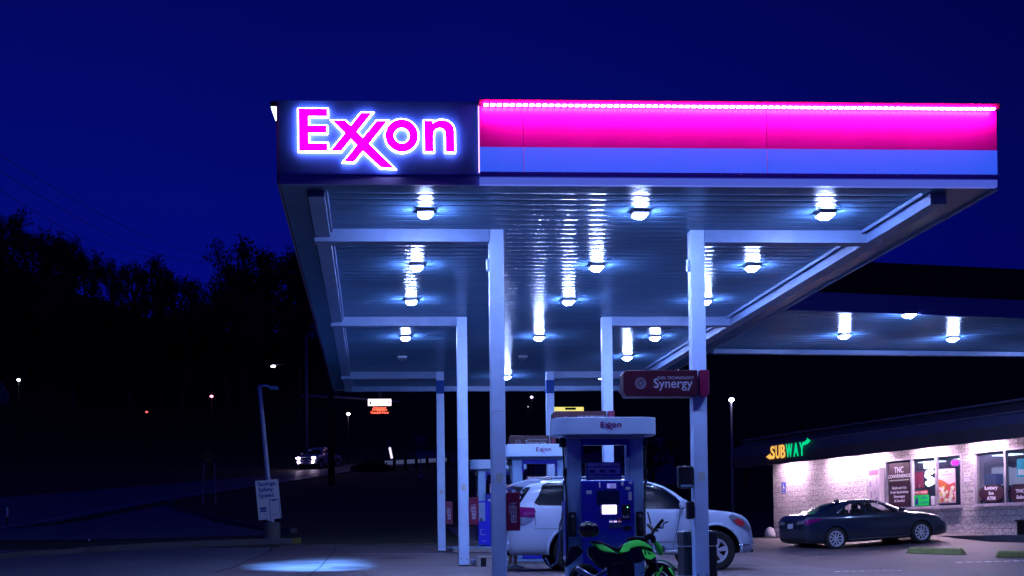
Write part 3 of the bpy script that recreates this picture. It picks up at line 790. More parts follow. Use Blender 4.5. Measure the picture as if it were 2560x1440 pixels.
def wheel(parent, x, y, z, r, w, rr, side, spokes, steer=0, rimm=None):
    """side -1: the outer face looks to -y"""
    hub = MB().lathe([(0, -w*.3), (rr*.85, -w*.3), (rr*.85, w*.3), (0, w*.3)], 24, 'y').build('wheel', m_well, parent, smooth='auto', loc=(x, y, z), rot=(0, 0, steer))
    prof = [(rr, -w*.42), (rr+.012, -w*.5), (r-.05, -w*.53), (r-.012, -w*.44), (r, -w*.3), (r, w*.3), (r-.012, w*.44), (r-.05, w*.53), (rr+.012, w*.5), (rr, w*.42), (rr, -w*.42)]
    MB().lathe(prof, 48, 'y').build('tyre', m_rubber, hub, smooth='auto')
    mb = MB(); f = side*w*.5
    mb.lathe([(rr+.008, f*.98), (rr+.006, f*1.02), (rr-.02, f*1.0), (rr-.035, f*.55), (rr-.035, f*.1)], 48, 'y')
    mb.lathe([(0, f*.80), (.05, f*.82), (.06, f*.74), (.075, f*.6)], 20, 'y')
    for k in range(spokes[0]):
        for dv in spokes[1]:
            a = 2*PI*k/spokes[0]+.3
            Mx = Matrix.Rotation(a, 4, 'Y')
            iw, ow = spokes[2]; o0, o1 = dv
            q_ = [(o0-iw, .045), (o0+iw, .045), (o1+ow, rr-.012), (o1-ow, rr-.012)]
            mb.prism(q_, f*.72, f*.93, 'xz', Mx)
    mb.build('rim', rimm or m_alloy, hub, smooth='auto')
    return hub

# ---------- white SUV
SX, SY, SZ = 2.62, 25.55, H(4.8, 25.5)-.03
suv = thing('parked_suv', 'white SUV with rear spoiler and dark windows parked side-on behind pump 1', 'car', (SX, SY, SZ))
T = [(0.0, .46, .62, .66, .76, .54), (.02, .40, .74, .78, .87, .68), (.07, .36, 1.02, 1.07, .92, .80), (.12, .35, 1.20, 1.24, .94, .82), (.17, .34, 1.25, 1.36, .95, .80),
     (.25, .34, 1.27, 1.60, .955, .79), (.36, .34, 1.28, 1.75, .955, .775), (.52, .34, 1.28, 1.81, .955, .77), (1.2, .34, 1.27, 1.84, .955, .765), (1.9, .34, 1.26, 1.845, .955, .76),
     (2.5, .34, 1.25, 1.83, .955, .755), (2.95, .34, 1.235, 1.775, .955, .75), (3.22, .34, 1.22, 1.645, .955, .75), (3.45, .34, 1.21, 1.47, .955, .76), (3.62, .34, 1.205, 1.325, .955, .79), (3.74, .34, 1.195, 1.25, .955, .84),
     (4.0, .34, 1.165, 1.20, .95, .82), (4.35, .34, 1.14, 1.175, .95, .82), (4.60, .34, 1.08, 1.11, .94, .80), (4.74, .34, .96, 1.0, .91, .74), (4.82, .36, .72, .76, .80, .6), (4.86, .44, .58, .62, .72, .5)]
WB = (1.26, 4.04)
me, bvh = car_mesh(T, WB, .50, .30, m_wpaint, .95, .40)
body = link('body', me, suv)
for wx in WB:
    for sd in (-1, 1): wheel(suv, wx, sd*.80, .40, .40, .26, .235, sd, (6, ((0, 0),), (.028, .05)))
decal(bvh, [(.50, 1.36), (.58, 1.31), (1.20, 1.30), (1.20, 1.75), (.78, 1.75), (.68, 1.71), (.60, 1.52)], 'y', 'quarter_window', m_glass, suv)
decal(bvh, [(1.25, 1.28), (2.05, 1.24), (2.05, 1.75), (1.25, 1.75)], 'y', 'rear_door_window', m_glass, suv)
for o in decal(bvh, [(2.12, 1.235), (3.44, 1.215), (3.46, 1.26), (3.30, 1.46), (3.07, 1.63), (2.8, 1.73), (2.12, 1.75)], 'y', 'front_door_window', m_glass, suv): pass
decal(bvh, [(-.70, 1.30), (.70, 1.30), (.66, 1.66), (-.66, 1.66)], 'x', 'rear_window', m_glass, suv, sides=(-1,))
decal(bvh, [(.11, 1.31), (.20, 1.31), (.45, 1.67), (.22, 1.66)], 'y', 'rear_corner_glass', m_glass, suv, step=.05, off=.008)
decal(bvh, [(-.66, 1.29), (.66, 1.29), (.58, 1.60), (-.58, 1.60)], 'x', 'windscreen', m_glass, suv, sides=(1,))
for o in decal(bvh, [(.16, 1.09), (.17, 1.26), (.25, 1.275), (.49, 1.26), (.525, 1.20), (.505, 1.09)], 'y', 'tail_light', m_tail, suv, off=.02, step=.05): pass
decal(bvh, [(.15, .95), (.16, 1.075), (.50, 1.08), (.40, .99), (.28, .94)], 'y', 'reversing_light', m_clear, suv, off=.018, step=.05)
hl = decal(bvh, [(4.30, 1.06), (4.38, 1.10), (4.60, 1.0), (4.74, .82), (4.70, .76), (4.58, .83), (4.38, .95)], 'y', 'headlight', m_clear, suv, off=.015, step=.04)
for o in hl: pass
decal(bvh, [(4.40, 1.0), (4.46, .90), (4.58, .87), (4.62, .94), (4.50, 1.02)], 'y', 'indicator', m_orange, suv, off=.022, step=.04)
decal(bvh, [(-.5, .62), (.5, .62), (.55, .86), (-.55, .86)], 'x', 'grille', m_trimb, suv, off=.01, sides=(1,))
seam(bvh, [(1.225, 1.27), (1.23, .95), (1.42, .80)], .012, suv, m_trimb); seam(bvh, [(2.085, 1.74), (2.085, .47)], .012, suv, m_trimb)
seam(bvh, [(3.36, 1.2), (3.30, .9), (3.2, .47)], .012, suv, m_trimb); seam(bvh, [(.5, 1.28), (.52, .96), (.50, .86), (1.0, .855)], .008, suv, m_trimb)
seam(bvh, [(.5, 1.3), (.66, 1.52), (.70, 1.70)], .008, suv, m_trimb)
decal(bvh, [(1.72, .56), (3.5, .56), (3.5, .60), (1.72, .60)], 'y', 'side_moulding', m_galv, suv, off=.012, step=.2)
for sd in (-1, 1):
    MB().tube([(1.70, sd*.93, .40), (1.75, sd*.99, .38), (3.42, sd*.99, .38), (3.48, sd*.93, .40)], .05, 10).build('running_board', m_galv, suv, smooth=True)
    # wheel arch flare lips
    for wx in WB:
        pts = [(wx+.515*math.cos(a), sd*(.945), .40+.515*math.sin(a)) for a in [rad(-5+190*k/20) for k in range(21)]]
        MB().tube(pts, .028, 6).build('arch_flare', m_wpaint, suv, smooth=True)
    m_ = MB().prism([(-.05, -.08), (.06, -.06), (.08, .02), (.05, .09), (-.04, .10), (-.07, 0)], -.09, .09, 'xz').build('mirror', m_wpaint, suv, bevel=.03, loc=(3.38, sd*1.07, 1.30))
    MB().box(-.02, .03, min(0, -sd*.2), max(0, -sd*.2), -.06, -.03).build('mirror_arm', m_trimb, m_)
    MB().tube([(.65, sd*.66, 1.83), (.75, sd*.66, 1.865), (2.3, sd*.64, 1.87), (2.42, sd*.64, 1.82)], .018, 8).build('roof_rail', m_galv, suv, smooth=True)
    for hx in (1.45, 2.35): MB().tube([(hx, sd*.945, 1.08), (hx+.03, sd*.985, 1.085), (hx+.16, sd*.985, 1.085), (hx+.19, sd*.945, 1.08)], .014, 8).build('door_handle', m_wpaint, suv, smooth=True)
sp = MB().prism([(.06, 1.70), (.08, 1.735), (.40, 1.825), (.66, 1.835), (.66, 1.75), (.40, 1.70), (.28, 1.665)], -.70, .70).build('rear_spoiler', m_wpaint, suv, bevel=.02)
MB().box(-.10, .06, -.78, .78, .44, .60).build('rear_bumper_step', m_wpaint, suv, bevel=.03)
MB().box(-.115, -.095, -.55, .55, .555, .585).build('bumper_pad', m_trimb, suv)
MB().box(-.06, .1, -.45, .45, .34, .44).build('hitch_valance', m_trimb, suv, bevel=.02)
MB().box(4.62, 4.86, -.7, .7, .36, .44).build('front_valance', m_trimb, suv, bevel=.03)
MB().box(-.012, .002, -.17, .17, .78, .92).build('licence_plate', m_sticker, suv)
for sd in (-1, 1): MB().tube([(4.5, sd*.93, .5), (4.7, sd*.88, .5), (4.87, sd*.66, .5)], .03, 8).build('bumper_strip', m_chrome, suv, smooth=True)
# fuel hose hanging to the filler
fh = thing('fuel_hose', 'blue-black hose hanging beside the SUV rear door', 'hose', (SX+.98, SY-1.05, SZ))
MB().tube([(.14, -.15, 2.2), (.13, -.1, 1.6), (.10, -.03, 1.2), (.0, .0, .95), (-.03, .0, .5), (-.08, 0, .2), (-.2, 0, .12), (-.3, 0, .3)], .022, 8).build('hose', mat('hose_blue', (.015, .03, .12), .5), fh, smooth=True)

# ---------- dark sedan
pr, pf = P(2093, 1375, 37.0), P(2316, 1357.5, 37.5)
dv_ = pf-pr; yaw = math.atan2(dv_.y, dv_.x); pit = -math.atan2(dv_.z, math.hypot(dv_.x, dv_.y))
Ms = Matrix.Translation(pr)@Matrix.Rotation(yaw, 4, 'Z')@Matrix.Rotation(pit, 4, 'Y')
sed = thing('parked_sedan', 'dark grey-blue fastback sedan parked nose-in towards the store wall', 'car')
o_ = Ms@Vector((-.98, .90, 0)); sed.location = o_; sed.rotation_euler = (0, pit, yaw)
T = [(0.0, .42, .62, .66, .66, .45), (.03, .34, .82, .86, .78, .60), (.08, .28, .98, 1.03, .84, .66), (.16, .24, 1.04, 1.09, .88, .68), (.40, .20, 1.04, 1.115, .905, .66), (.75, .18, 1.01, 1.17, .92, .60),
     (1.05, .18, .99, 1.28, .925, .57), (1.4, .18, .98, 1.385, .93, .56), (1.75, .18, .975, 1.44, .93, .555), (2.15, .18, .97, 1.455, .93, .55), (2.55, .18, .96, 1.425, .93, .55), (2.85, .18, .95, 1.34, .93, .55),
     (3.15, .18, .945, 1.205, .93, .56), (3.42, .18, .94, 1.06, .925, .60), (3.58, .18, .93, .99, .92, .66), (3.9, .18, .90, .96, .92, .68), (4.3, .19, .84, .90, .91, .66), (4.6, .20, .74, .80, .87, .60), (4.78, .24, .62, .66, .76, .5), (4.86, .32, .50, .53, .6, .4)]
WBs = (.98, 3.81)
cuts = [([(1.20, 1.03), (1.42, 1.015), (2.02, 1.00), (2.02, 1.36), (1.72, 1.34), (1.45, 1.24)], -2, 2), ([(2.10, 1.00), (3.12, .985), (3.05, 1.06), (2.8, 1.21), (2.55, 1.32), (2.36, 1.355), (2.10, 1.36)], -2, 2), ([(1.32, 1.04), (3.0, 1.02), (2.72, 1.24), (2.45, 1.32), (1.6, 1.31)], -.60, .60), ([(2.9, 1.02), (3.40, 1.02), (3.5, 1.12), (2.92, 1.42), (2.74, 1.33), (2.5, 1.3)], -.52, .52)]
me, bvh = car_mesh(T, WBs, .375, .26, m_gpaint, .93, .335, cuts)
body = link('body', me, sed)
for wx in WBs:
    for sd in (-1, 1): wheel(sed, wx, sd*.80, .335, .335, .22, .225, sd, (5, ((-.03, -.055), (.03, .055)), (.014, .024)))
m_sglass = mat('tinted_glass', (.05, .08, .09), .03, alpha=.14, spec=.8)
decal(bvh, [(1.10, 1.03), (2.02, 1.0), (2.02, 1.36), (1.72, 1.34), (1.45, 1.24)], 'y', 'rear_door_window', m_sglass, sed, off=-.002)
decal(bvh, [(2.10, 1.00), (3.12, .985), (3.05, 1.06), (2.8, 1.21), (2.55, 1.32), (2.36, 1.355), (2.10, 1.36)], 'y', 'front_door_window', m_sglass, sed, off=-.002)
decal(bvh, [(.62, 1.145-.55), (.62, .55-.0), (1.45, .50), (1.45, -.50), (.62, -.55)][1:], 'z', 'rear_window', m_glass, sed, off=.005, sides=(1,), step=.1)
decal(bvh, [(2.72, -.52), (3.42, -.6), (3.42, .6), (2.72, .52)], 'z', 'windscreen', m_sglass, sed, off=.005, sides=(1,), step=.1)
decal(bvh, [(1.02, 1.03), (1.10, 1.025), (1.16, 1.07), (1.08, 1.10)], 'y', 'quarter_glass', m_glass, sed)
for sd in (-1, 1):
    pts_ = []
    for (x_, z_) in ((1.08, 1.05), (1.45, 1.255), (1.72, 1.352), (2.06, 1.375), (2.36, 1.368), (2.58, 1.33), (2.83, 1.22), (3.08, 1.07), (3.16, .99)):
        h_ = bvh.ray_cast(Vector((x_, sd*4, z_)), Vector((0, -sd, 0)))
        if h_[0] is not None: pts_.append(h_[0]+Vector((0, sd*.004, 0)))
    MB().tube(pts_, .010, 6).build('window_trim', m_chrome, sed, smooth=True)
m_cutr = mat('seat_fabric', (.01, .01, .012), .9)
for x in (1.62, 2.50):
    for y in (-.38, .38):
        b_ = MB().prism([(x-.22, .96), (x+.08, .96), (x+.0, 1.16), (x-.14, 1.17)], y-.2, y+.2).build('seat', m_cutr, sed, bevel=.04)
        MB().prism([(x-.17, 1.17), (x-.03, 1.16), (x-.05, 1.30), (x-.14, 1.31)], y-.12, y+.12).build('headrest', m_cutr, b_, bevel=.03)
for o in decal(bvh, [(.03, .84), (.06, .93), (.42, .955), (.60, .96), (.50, .90), (.30, .86), (.12, .80)], 'y', 'tail_light', m_tail, sed, off=.014, step=.05): pass
decal(bvh, [(.38, .80), (.78, .84), (.78, .93), (.38, .90)], 'x', 'reversing_light', m_clear, sed, off=.012, sides=(-1,), step=.06)
decal(bvh, [(-.78, .84), (-.38, .80), (-.38, .90), (-.78, .93)], 'x', 'reversing_light', m_clear, sed, off=.012, sides=(-1,), step=.06)
decal(bvh, [(-.16, .70), (.16, .70), (.16, .84), (-.16, .84)], 'x', 'licence_plate', m_sticker, sed, off=.012, sides=(-1,))
decal(bvh, [(-.05, .90), (.05, .90), (.04, .97), (-.04, .97)], 'x', 'badge', m_chrome, sed, off=.012, sides=(-1,), step=.05)
decal(bvh, [(-.7, .32), (.7, .32), (.74, .42), (-.74, .42)], 'x', 'rear_valance', m_trimb, sed, off=.01, sides=(-1,))
decal(bvh, [(4.45, .72), (4.62, .73), (4.80, .60), (4.70, .58), (4.5, .65)], 'y', 'headlight', m_clear, sed, off=.01, step=.05)
decal(bvh, [(1.45, .27), (3.35, .26), (3.35, .285), (1.45, .30)], 'y', 'sill_chrome', m_chrome, sed, off=.008, step=.2)
seam(bvh, [(2.06, 1.38), (2.07, .8), (2.05, .26)], .012, sed, m_trimb); seam(bvh, [(3.22, .95), (3.22, .6), (3.12, .27)], .012, sed, m_trimb)
seam(bvh, [(1.12, 1.0), (1.20, .82), (1.38, .6)], .012, sed, m_trimb)
for sd in (-1, 1):
    MB().prism([(-.06, -.06), (.06, -.05), (.07, .04), (-.02, .08), (-.07, .03)], -.1, .1).build('mirror', m_gpaint, sed, bevel=.03, loc=(3.12, sd*1.02, 1.06))
    for hx in (1.35, 2.25): MB().tube([(hx, sd*.925, .865), (hx+.03, sd*.965, .87), (hx+.15, sd*.965, .87), (hx+.18, sd*.925, .865)], .013, 8).build('door_handle', m_trimb, sed, smooth=True)
MB().prism([(1.48, 1.40), (1.52, 1.475), (1.60, 1.48), (1.74, 1.425)], -.02, .02).build('roof_antenna', m_gpaint, sed, bevel=.012)

# ---------- pickup on the road
pp = G(765, 1174); pp = pp-Vector((math.cos(rad(-112)), math.sin(rad(-112)), -.07))*5.2
pk = thing('pickup_truck', 'silver pickup truck with four bright headlamps driving down the road', 'pickup', (pp.x, pp.y, pp.z), 0, None, (0, rad(4), rad(-112)))
T = [(0.0, .45, .80, .86, .82, .7), (.05, .42, 1.0, 1.04, .9, .78), (.5, .40, 1.04, 1.08, .94, .80), (1.75, .40, 1.06, 1.10, .95, .8), (1.82, .40, 1.10, 1.3, .95, .72), (1.9, .40, 1.12, 1.68, .95, .66), (2.2, .4, 1.12, 1.74, .95, .65), (3.0, .4, 1.12, 1.74, .95, .65),
     (3.35, .4, 1.12, 1.62, .95, .64), (3.8, .4, 1.12, 1.22, .95, .68), (4.0, .4, 1.08, 1.14, .95, .72), (4.8, .4, 1.02, 1.08, .94, .74), (5.1, .4, .90, .95, .88, .7), (5.2, .45, .7, .74, .8, .6)]
me, bvh = car_mesh(T, (1.05, 4.3), .45, .3, m_spaint, .95, .4)
link('body', me, pk)
for wx in (1.05, 4.3):
    for sd in (-1, 1): wheel(pk, wx, sd*.80, .385, .385, .25, .22, sd, (6, ((0, 0),), (.02, .04)))
decal(bvh, [(2.0, 1.18), (2.55, 1.18), (2.55, 1.60), (2.1, 1.62)], 'y', 'rear_side_window', m_glass, pk, step=.2)
decal(bvh, [(2.65, 1.18), (3.55, 1.18), (3.3, 1.48), (3.1, 1.60), (2.65, 1.62)], 'y', 'front_side_window', m_glass, pk, step=.2)
decal(bvh, [(-.68, 1.2), (.68, 1.2), (.58, 1.58), (-.58, 1.58)], 'x', 'windscreen', m_glass, pk, sides=(1,), step=.2)
decal(bvh, [(-.5, .6), (.5, .6), (.5, .92), (-.5, .92)], 'x', 'grille', m_trimb, pk, sides=(1,), off=.01, step=.2)
m_head = emis('headlight_lit', (.85, .65, 1), 28)
for sd in (-1, 1):
    MB().prism(rounded(.30, .13, .04), 0, .05, 'yz').build('headlight', m_head, pk, loc=(5.16, sd*.68, .92), bevel=.01)
    MB().lathe([(0, 0), (.075, 0), (.085, .04)], 14, 'z').build('fog_light', m_head, pk, loc=(5.22, sd*.62, .58), rot=(0, rad(90), 0))
    MB().box(-.08, .08, -.1, .1, -.08, .1).build('mirror', m_spaint, pk, loc=(3.55, sd*1.08, 1.22), bevel=.03)
    MB().box(-.03, .04, -.06, .06, -.12, .12).build('tail_light', m_tail, pk, loc=(.03, sd*.84, .9), bevel=.01)

# ---------- motorcycle
m_green = mat('lime_plastic', (.03, .62, .04), .3, coat=.5, emit=(.0, .2, .0), es=.04)
m_green = mat('lime_plastic', (.06, .92, .07), .35, coat=.4)
b0 = G(1560, 1440); bz = H(4.2, 19.25)+.0
bk = thing('motorcycle', 'small lime green and black motorcycle on its stand in front of pump 1', 'motorcycle', (3.42, 19.3, bz), rad(-4))
bk.rotation_euler = (rad(-5), 0, rad(-4)); bk.location.x = 3.20; bk.scale = (.95, .95, 1.0)
# local x forward from rear axle region; rear axle x=.0, front axle x=1.20
def bwheel(x, name):
    w_ = MB().lathe([(0, -.05), (.05, -.05), (.05, .05), (0, .05)], 16, 'y').build('wheel', m_dark, bk, loc=(x, 0, .26))
    MB().lathe([(.155, -.05), (.20, -.065), (.245, -.04), (.26, 0), (.245, .04), (.20, .065), (.155, .05), (.155, -.05)], 40, 'y').build('tyre', m_rubber, w_, smooth='auto')
    mb = MB(); mb.lathe([(.16, -.045), (.14, -.03), (.14, .03), (.16, .045)], 32, 'y')
    for k in range(5): mb.prism([(-.016, .03), (.016, .03), (.012, .15), (-.012, .15)], -.02, .02, 'xz', Matrix.Rotation(2*PI*k/5, 4, 'Y'))
    mb.build('rim', m_dark, w_); MB().ring((0, 0), .11, .07, -.062, -.056, 24).build('brake_disc', m_dark, w_)
bwheel(.0, 'rear'); bwheel(1.20, 'front')
fr_ = MB().tube([(.98, 0, .86), (.80, 0, .66), (.55, 0, .52), (.35, 0, .40)], .035, 8).build('frame', m_dark, bk, smooth=True)
MB().tube([(.35, -.1, .42), (.15, -.1, .30), (.0, -.1, .26)], [.035, .03, .022], 8).build('swingarm', mat('swingarm_blue', (.06, .09, .22), .35, metal=.5), bk, smooth=True)
MB().tube([(.35, .1, .42), (.15, .1, .30), (.0, .1, .26)], [.035, .03, .022], 8).build('swingarm', m_dark, bk, smooth=True)
eng = MB().prism([(.35, .22), (.72, .20), (.80, .34), (.78, .48), (.55, .54), (.36, .48)], -.11, .11).build('engine', m_dark, bk, bevel=.03)
MB().lathe([(0, -.135), (.07, -.135), (.085, -.11), (.085, 0)], 24, 'y', (.48, 0, .33)).build('engine_cover', mat('engine_cover', (.06, .06, .07), .4, metal=.6), eng, smooth='auto')
def panel(name, poly, y, th, m, parent=bk, bev=.02, crown=None):
    o = MB().prism(poly, y-th/2, y+th/2).build(name, m, parent, bevel=bev)
    if m == m_green and abs(y) > .05:      # the plastic leans inwards towards its top edge
        zm = sum(p[1] for p in poly)/len(poly)
        for v in o.data.vertices: v.co.y += (v.co.z-zm)*.55*(-1 if y > 0 else 1)
    return o
def zc(px_, py_):   # photo crop of the bike -> local coordinates
    return ((px_/7.2+1440-1450)/165+.02, (1484-(py_/7.2+1240))/165+.0)
pl = lambda L: [zc(*p) for p in L]
def zc3(a_, b2_, y_): q_ = zc(a_, b2_); return (q_[0], y_, q_[1])
seat = MB().prism(pl([(150, 735), (330, 745), (470, 800), (600, 850), (700, 870), (790, 800), (820, 830), (740, 920), (620, 950), (480, 900), (350, 830), (200, 790)]), -.10, .10).build('seat', m_black, bk, bevel=.03)
panel('tail_panel', pl([(185, 770), (380, 795), (520, 880), (640, 965), (420, 950), (330, 915), (250, 840)]), -.11, .05, m_green)
panel('tail_panel', pl([(185, 770), (380, 795), (520, 880), (640, 965), (420, 950), (330, 915), (250, 840)]), .11, .05, m_green)
for sd in (-1, 1):
    panel('tank_panel', pl([(690, 965), (800, 800), (970, 745), (1050, 735), (1180, 775), (1290, 840), (1335, 920), (1240, 880), (1130, 850), (1020, 860), (920, 890), (870, 950), (740, 975)]), sd*.125, .05, m_green, bev=.015)
    panel('tank_lower', pl([(740, 985), (900, 915), (1020, 880), (1120, 870), (1150, 960), (1180, 1080), (1100, 1140), (900, 1130), (760, 1060)]), sd*.12, .04, mat('shroud_black', (.012, .018, .03), .3), bev=.015)
    s_ = panel('radiator_shroud', pl([(1120, 910), (1200, 890), (1330, 960), (1395, 1040), (1270, 1110), (1170, 1070)]), sd*.15, .05, m_green, bev=.012)
    MB().prism(pl([(1155, 935), (1190, 940), (1200, 1040), (1180, 1040)]), sd*.178-.002, sd*.178+.002).build('shroud_vent', m_black, s_)
    MB().prism(pl([(1230, 960), (1290, 990), (1310, 1040), (1250, 1040)]), sd*.178-.002, sd*.178+.002).build('shroud_mesh', mat('vent_green', (.01, .2, .03), .5), s_)
    MB().tube([(1.03, sd*.10, .86), (1.20, sd*.10, .26)], [.026, .022], 10).build('fork_leg', mat('fork_grey', (.08, .1, .16), .3, metal=.6), bk, smooth=True)
MB().prism(pl([(800, 800), (970, 735), (1060, 725), (1200, 770), (1300, 850), (1150, 900), (900, 900)]), -.10, .10).build('fuel_tank', m_green, bk, bevel=.04)
MB().prism(pl([(850, 690), (1000, 660), (1180, 680), (1240, 720), (1180, 770), (1050, 735), (960, 735), (860, 740)]), -.06, .06).build('tank_top', m_black, bk, bevel=.02)
panel('headlight_fairing', pl([(1380, 720), (1480, 790), (1520, 880), (1545, 960), (1520, 1030), (1450, 960), (1400, 840)]), 0, .2, m_green, bev=.04)
MB().prism(pl([(1180, 660), (1290, 600), (1400, 650), (1420, 740), (1380, 800), (1250, 760)]), -.09, .09).build('instrument_pod', m_black, bk, bevel=.03)
MB().prism(pl([(1520, 830), (1575, 850), (1590, 930), (1550, 970)]), -.08, .08).build('headlight', m_clear, bk, bevel=.02)
fd = MB()
for k in range(14):
    a0, a1 = rad(35+8*k), rad(35+8*(k+1)); r0, r1 = .285, .30
    fd.prism([(1.2+r0*math.cos(a0), .26+r0*math.sin(a0)), (1.2+r1*math.cos(a0), .26+r1*math.sin(a0)), (1.2+r1*math.cos(a1), .26+r1*math.sin(a1)), (1.2+r0*math.cos(a1), .26+r0*math.sin(a1))], -.075, .075)
fd.build('front_fender', m_green, bk, smooth='auto')
for sd in (-1, 1):
    panel('fender_blade', pl([(1370, 1400), (1400, 1300), (1480, 1230), (1540, 1190), (1500, 1300), (1420, 1400)]), sd*.10, .03, m_green, bev=.008)
    panel('fender_blade', pl([(1620, 1220), (1680, 1250), (1745, 1420), (1690, 1370), (1640, 1290)]), sd*.10, .03, m_green, bev=.008)
MB().prism(pl([(330, 830), (480, 900), (620, 960), (740, 985), (900, 1000), (1000, 1200), (950, 1380), (700, 1400), (500, 1300), (300, 1200), (120, 1000), (110, 840)]), -.085, .085).build('side_cowl', m_black, bk, bevel=.03)
MB().tube([zc3(1300, 760, -.05), zc3(1250, 1000, -.04), zc3(1290, 1200, -.03)], [.05, .07, .05], 10).build('radiator', m_black, bk, smooth=True)
hbp = [zc(1340, 640), zc(1400, 520), zc(1490, 410)]
for sd in (-1, 1):
    h_ = MB().tube([(hbp[0][0], 0, hbp[0][1]), (hbp[1][0], sd*.18, hbp[1][1]+.0), (hbp[2][0]-(.0 if sd < 0 else .12), sd*.36, hbp[2][1])], [.02, .024, .028], 8).build('handlebar', m_black, bk, smooth=True)
    MB().tube([(hbp[1][0]+.0, sd*.22, hbp[1][1]), (hbp[1][0]+.09, sd*.26, hbp[1][1]-.02), (hbp[1][0]+.10, sd*.32, hbp[1][1]+.05), (hbp[1][0]+.16, sd*.38, hbp[1][1]+.07)], .012, 6).build('brake_lever', m_dark, h_, smooth=True)
MB().tube([(.72, -.13, .26), (.5, -.16, .20), (.2, -.17, .26), (-.05, -.17, .38), (-.15, -.17, .44)], [.018, .018, .035, .045, .04], 12).build('exhaust', mat('exhaust_steel', (.3, .35, .5), .3, metal=.8), bk, smooth=True)
MB().tube([(.35, -.1, .22), (.28, -.24, .02)], .012, 6).build('side_stand', m_dark, bk)
MB().tube([(.98, .03, .80), (1.05, -.03, .55), (1.0, -.05, .40), (.9, 0, .35)], .007, 6).build('brake_cable', m_black, bk, smooth=True)
MB().prism([(-.22, .78), (-.1, .80), (.0, .70), (-.2, .52), (-.3, .45), (-.31, .5)], -.03, .03).build('plate_holder', m_black, bk, bevel=.01)
# helmet on the seat
z0_ = zc(250, 740)
hm = thing('helmet', 'black full-face helmet resting on the motorcycle seat', 'helmet', (3.20+z0_[0]*.95-.10, 19.3, bz+z0_[1]+.165))
bmh = bmesh.new(); bmesh.ops.create_uvsphere(bmh, u_segments=32, v_segments=20, radius=.135)
for v in bmh.verts:
    v.co.x *= 1.12; v.co.z *= 1.0
    if v.co.z < -.06: v.co.x *= .93; v.co.z = max(v.co.z, -.105)
    if v.co.x > .1 and v.co.z < 0: v.co.x += .03
meh = bpy.data.meshes.new('shell'); bmh.to_mesh(meh); bmh.free(); meh.materials.append(mat('helmet_gloss', (.004, .005, .009), .25, coat=.5))
link('shell', meh, hm, smooth=True)
MB().prism([(.10, -.035), (.155, -.025), (.15, .045), (.10, .07)], -.09, .09).build('visor', m_glass, hm, bevel=.02)

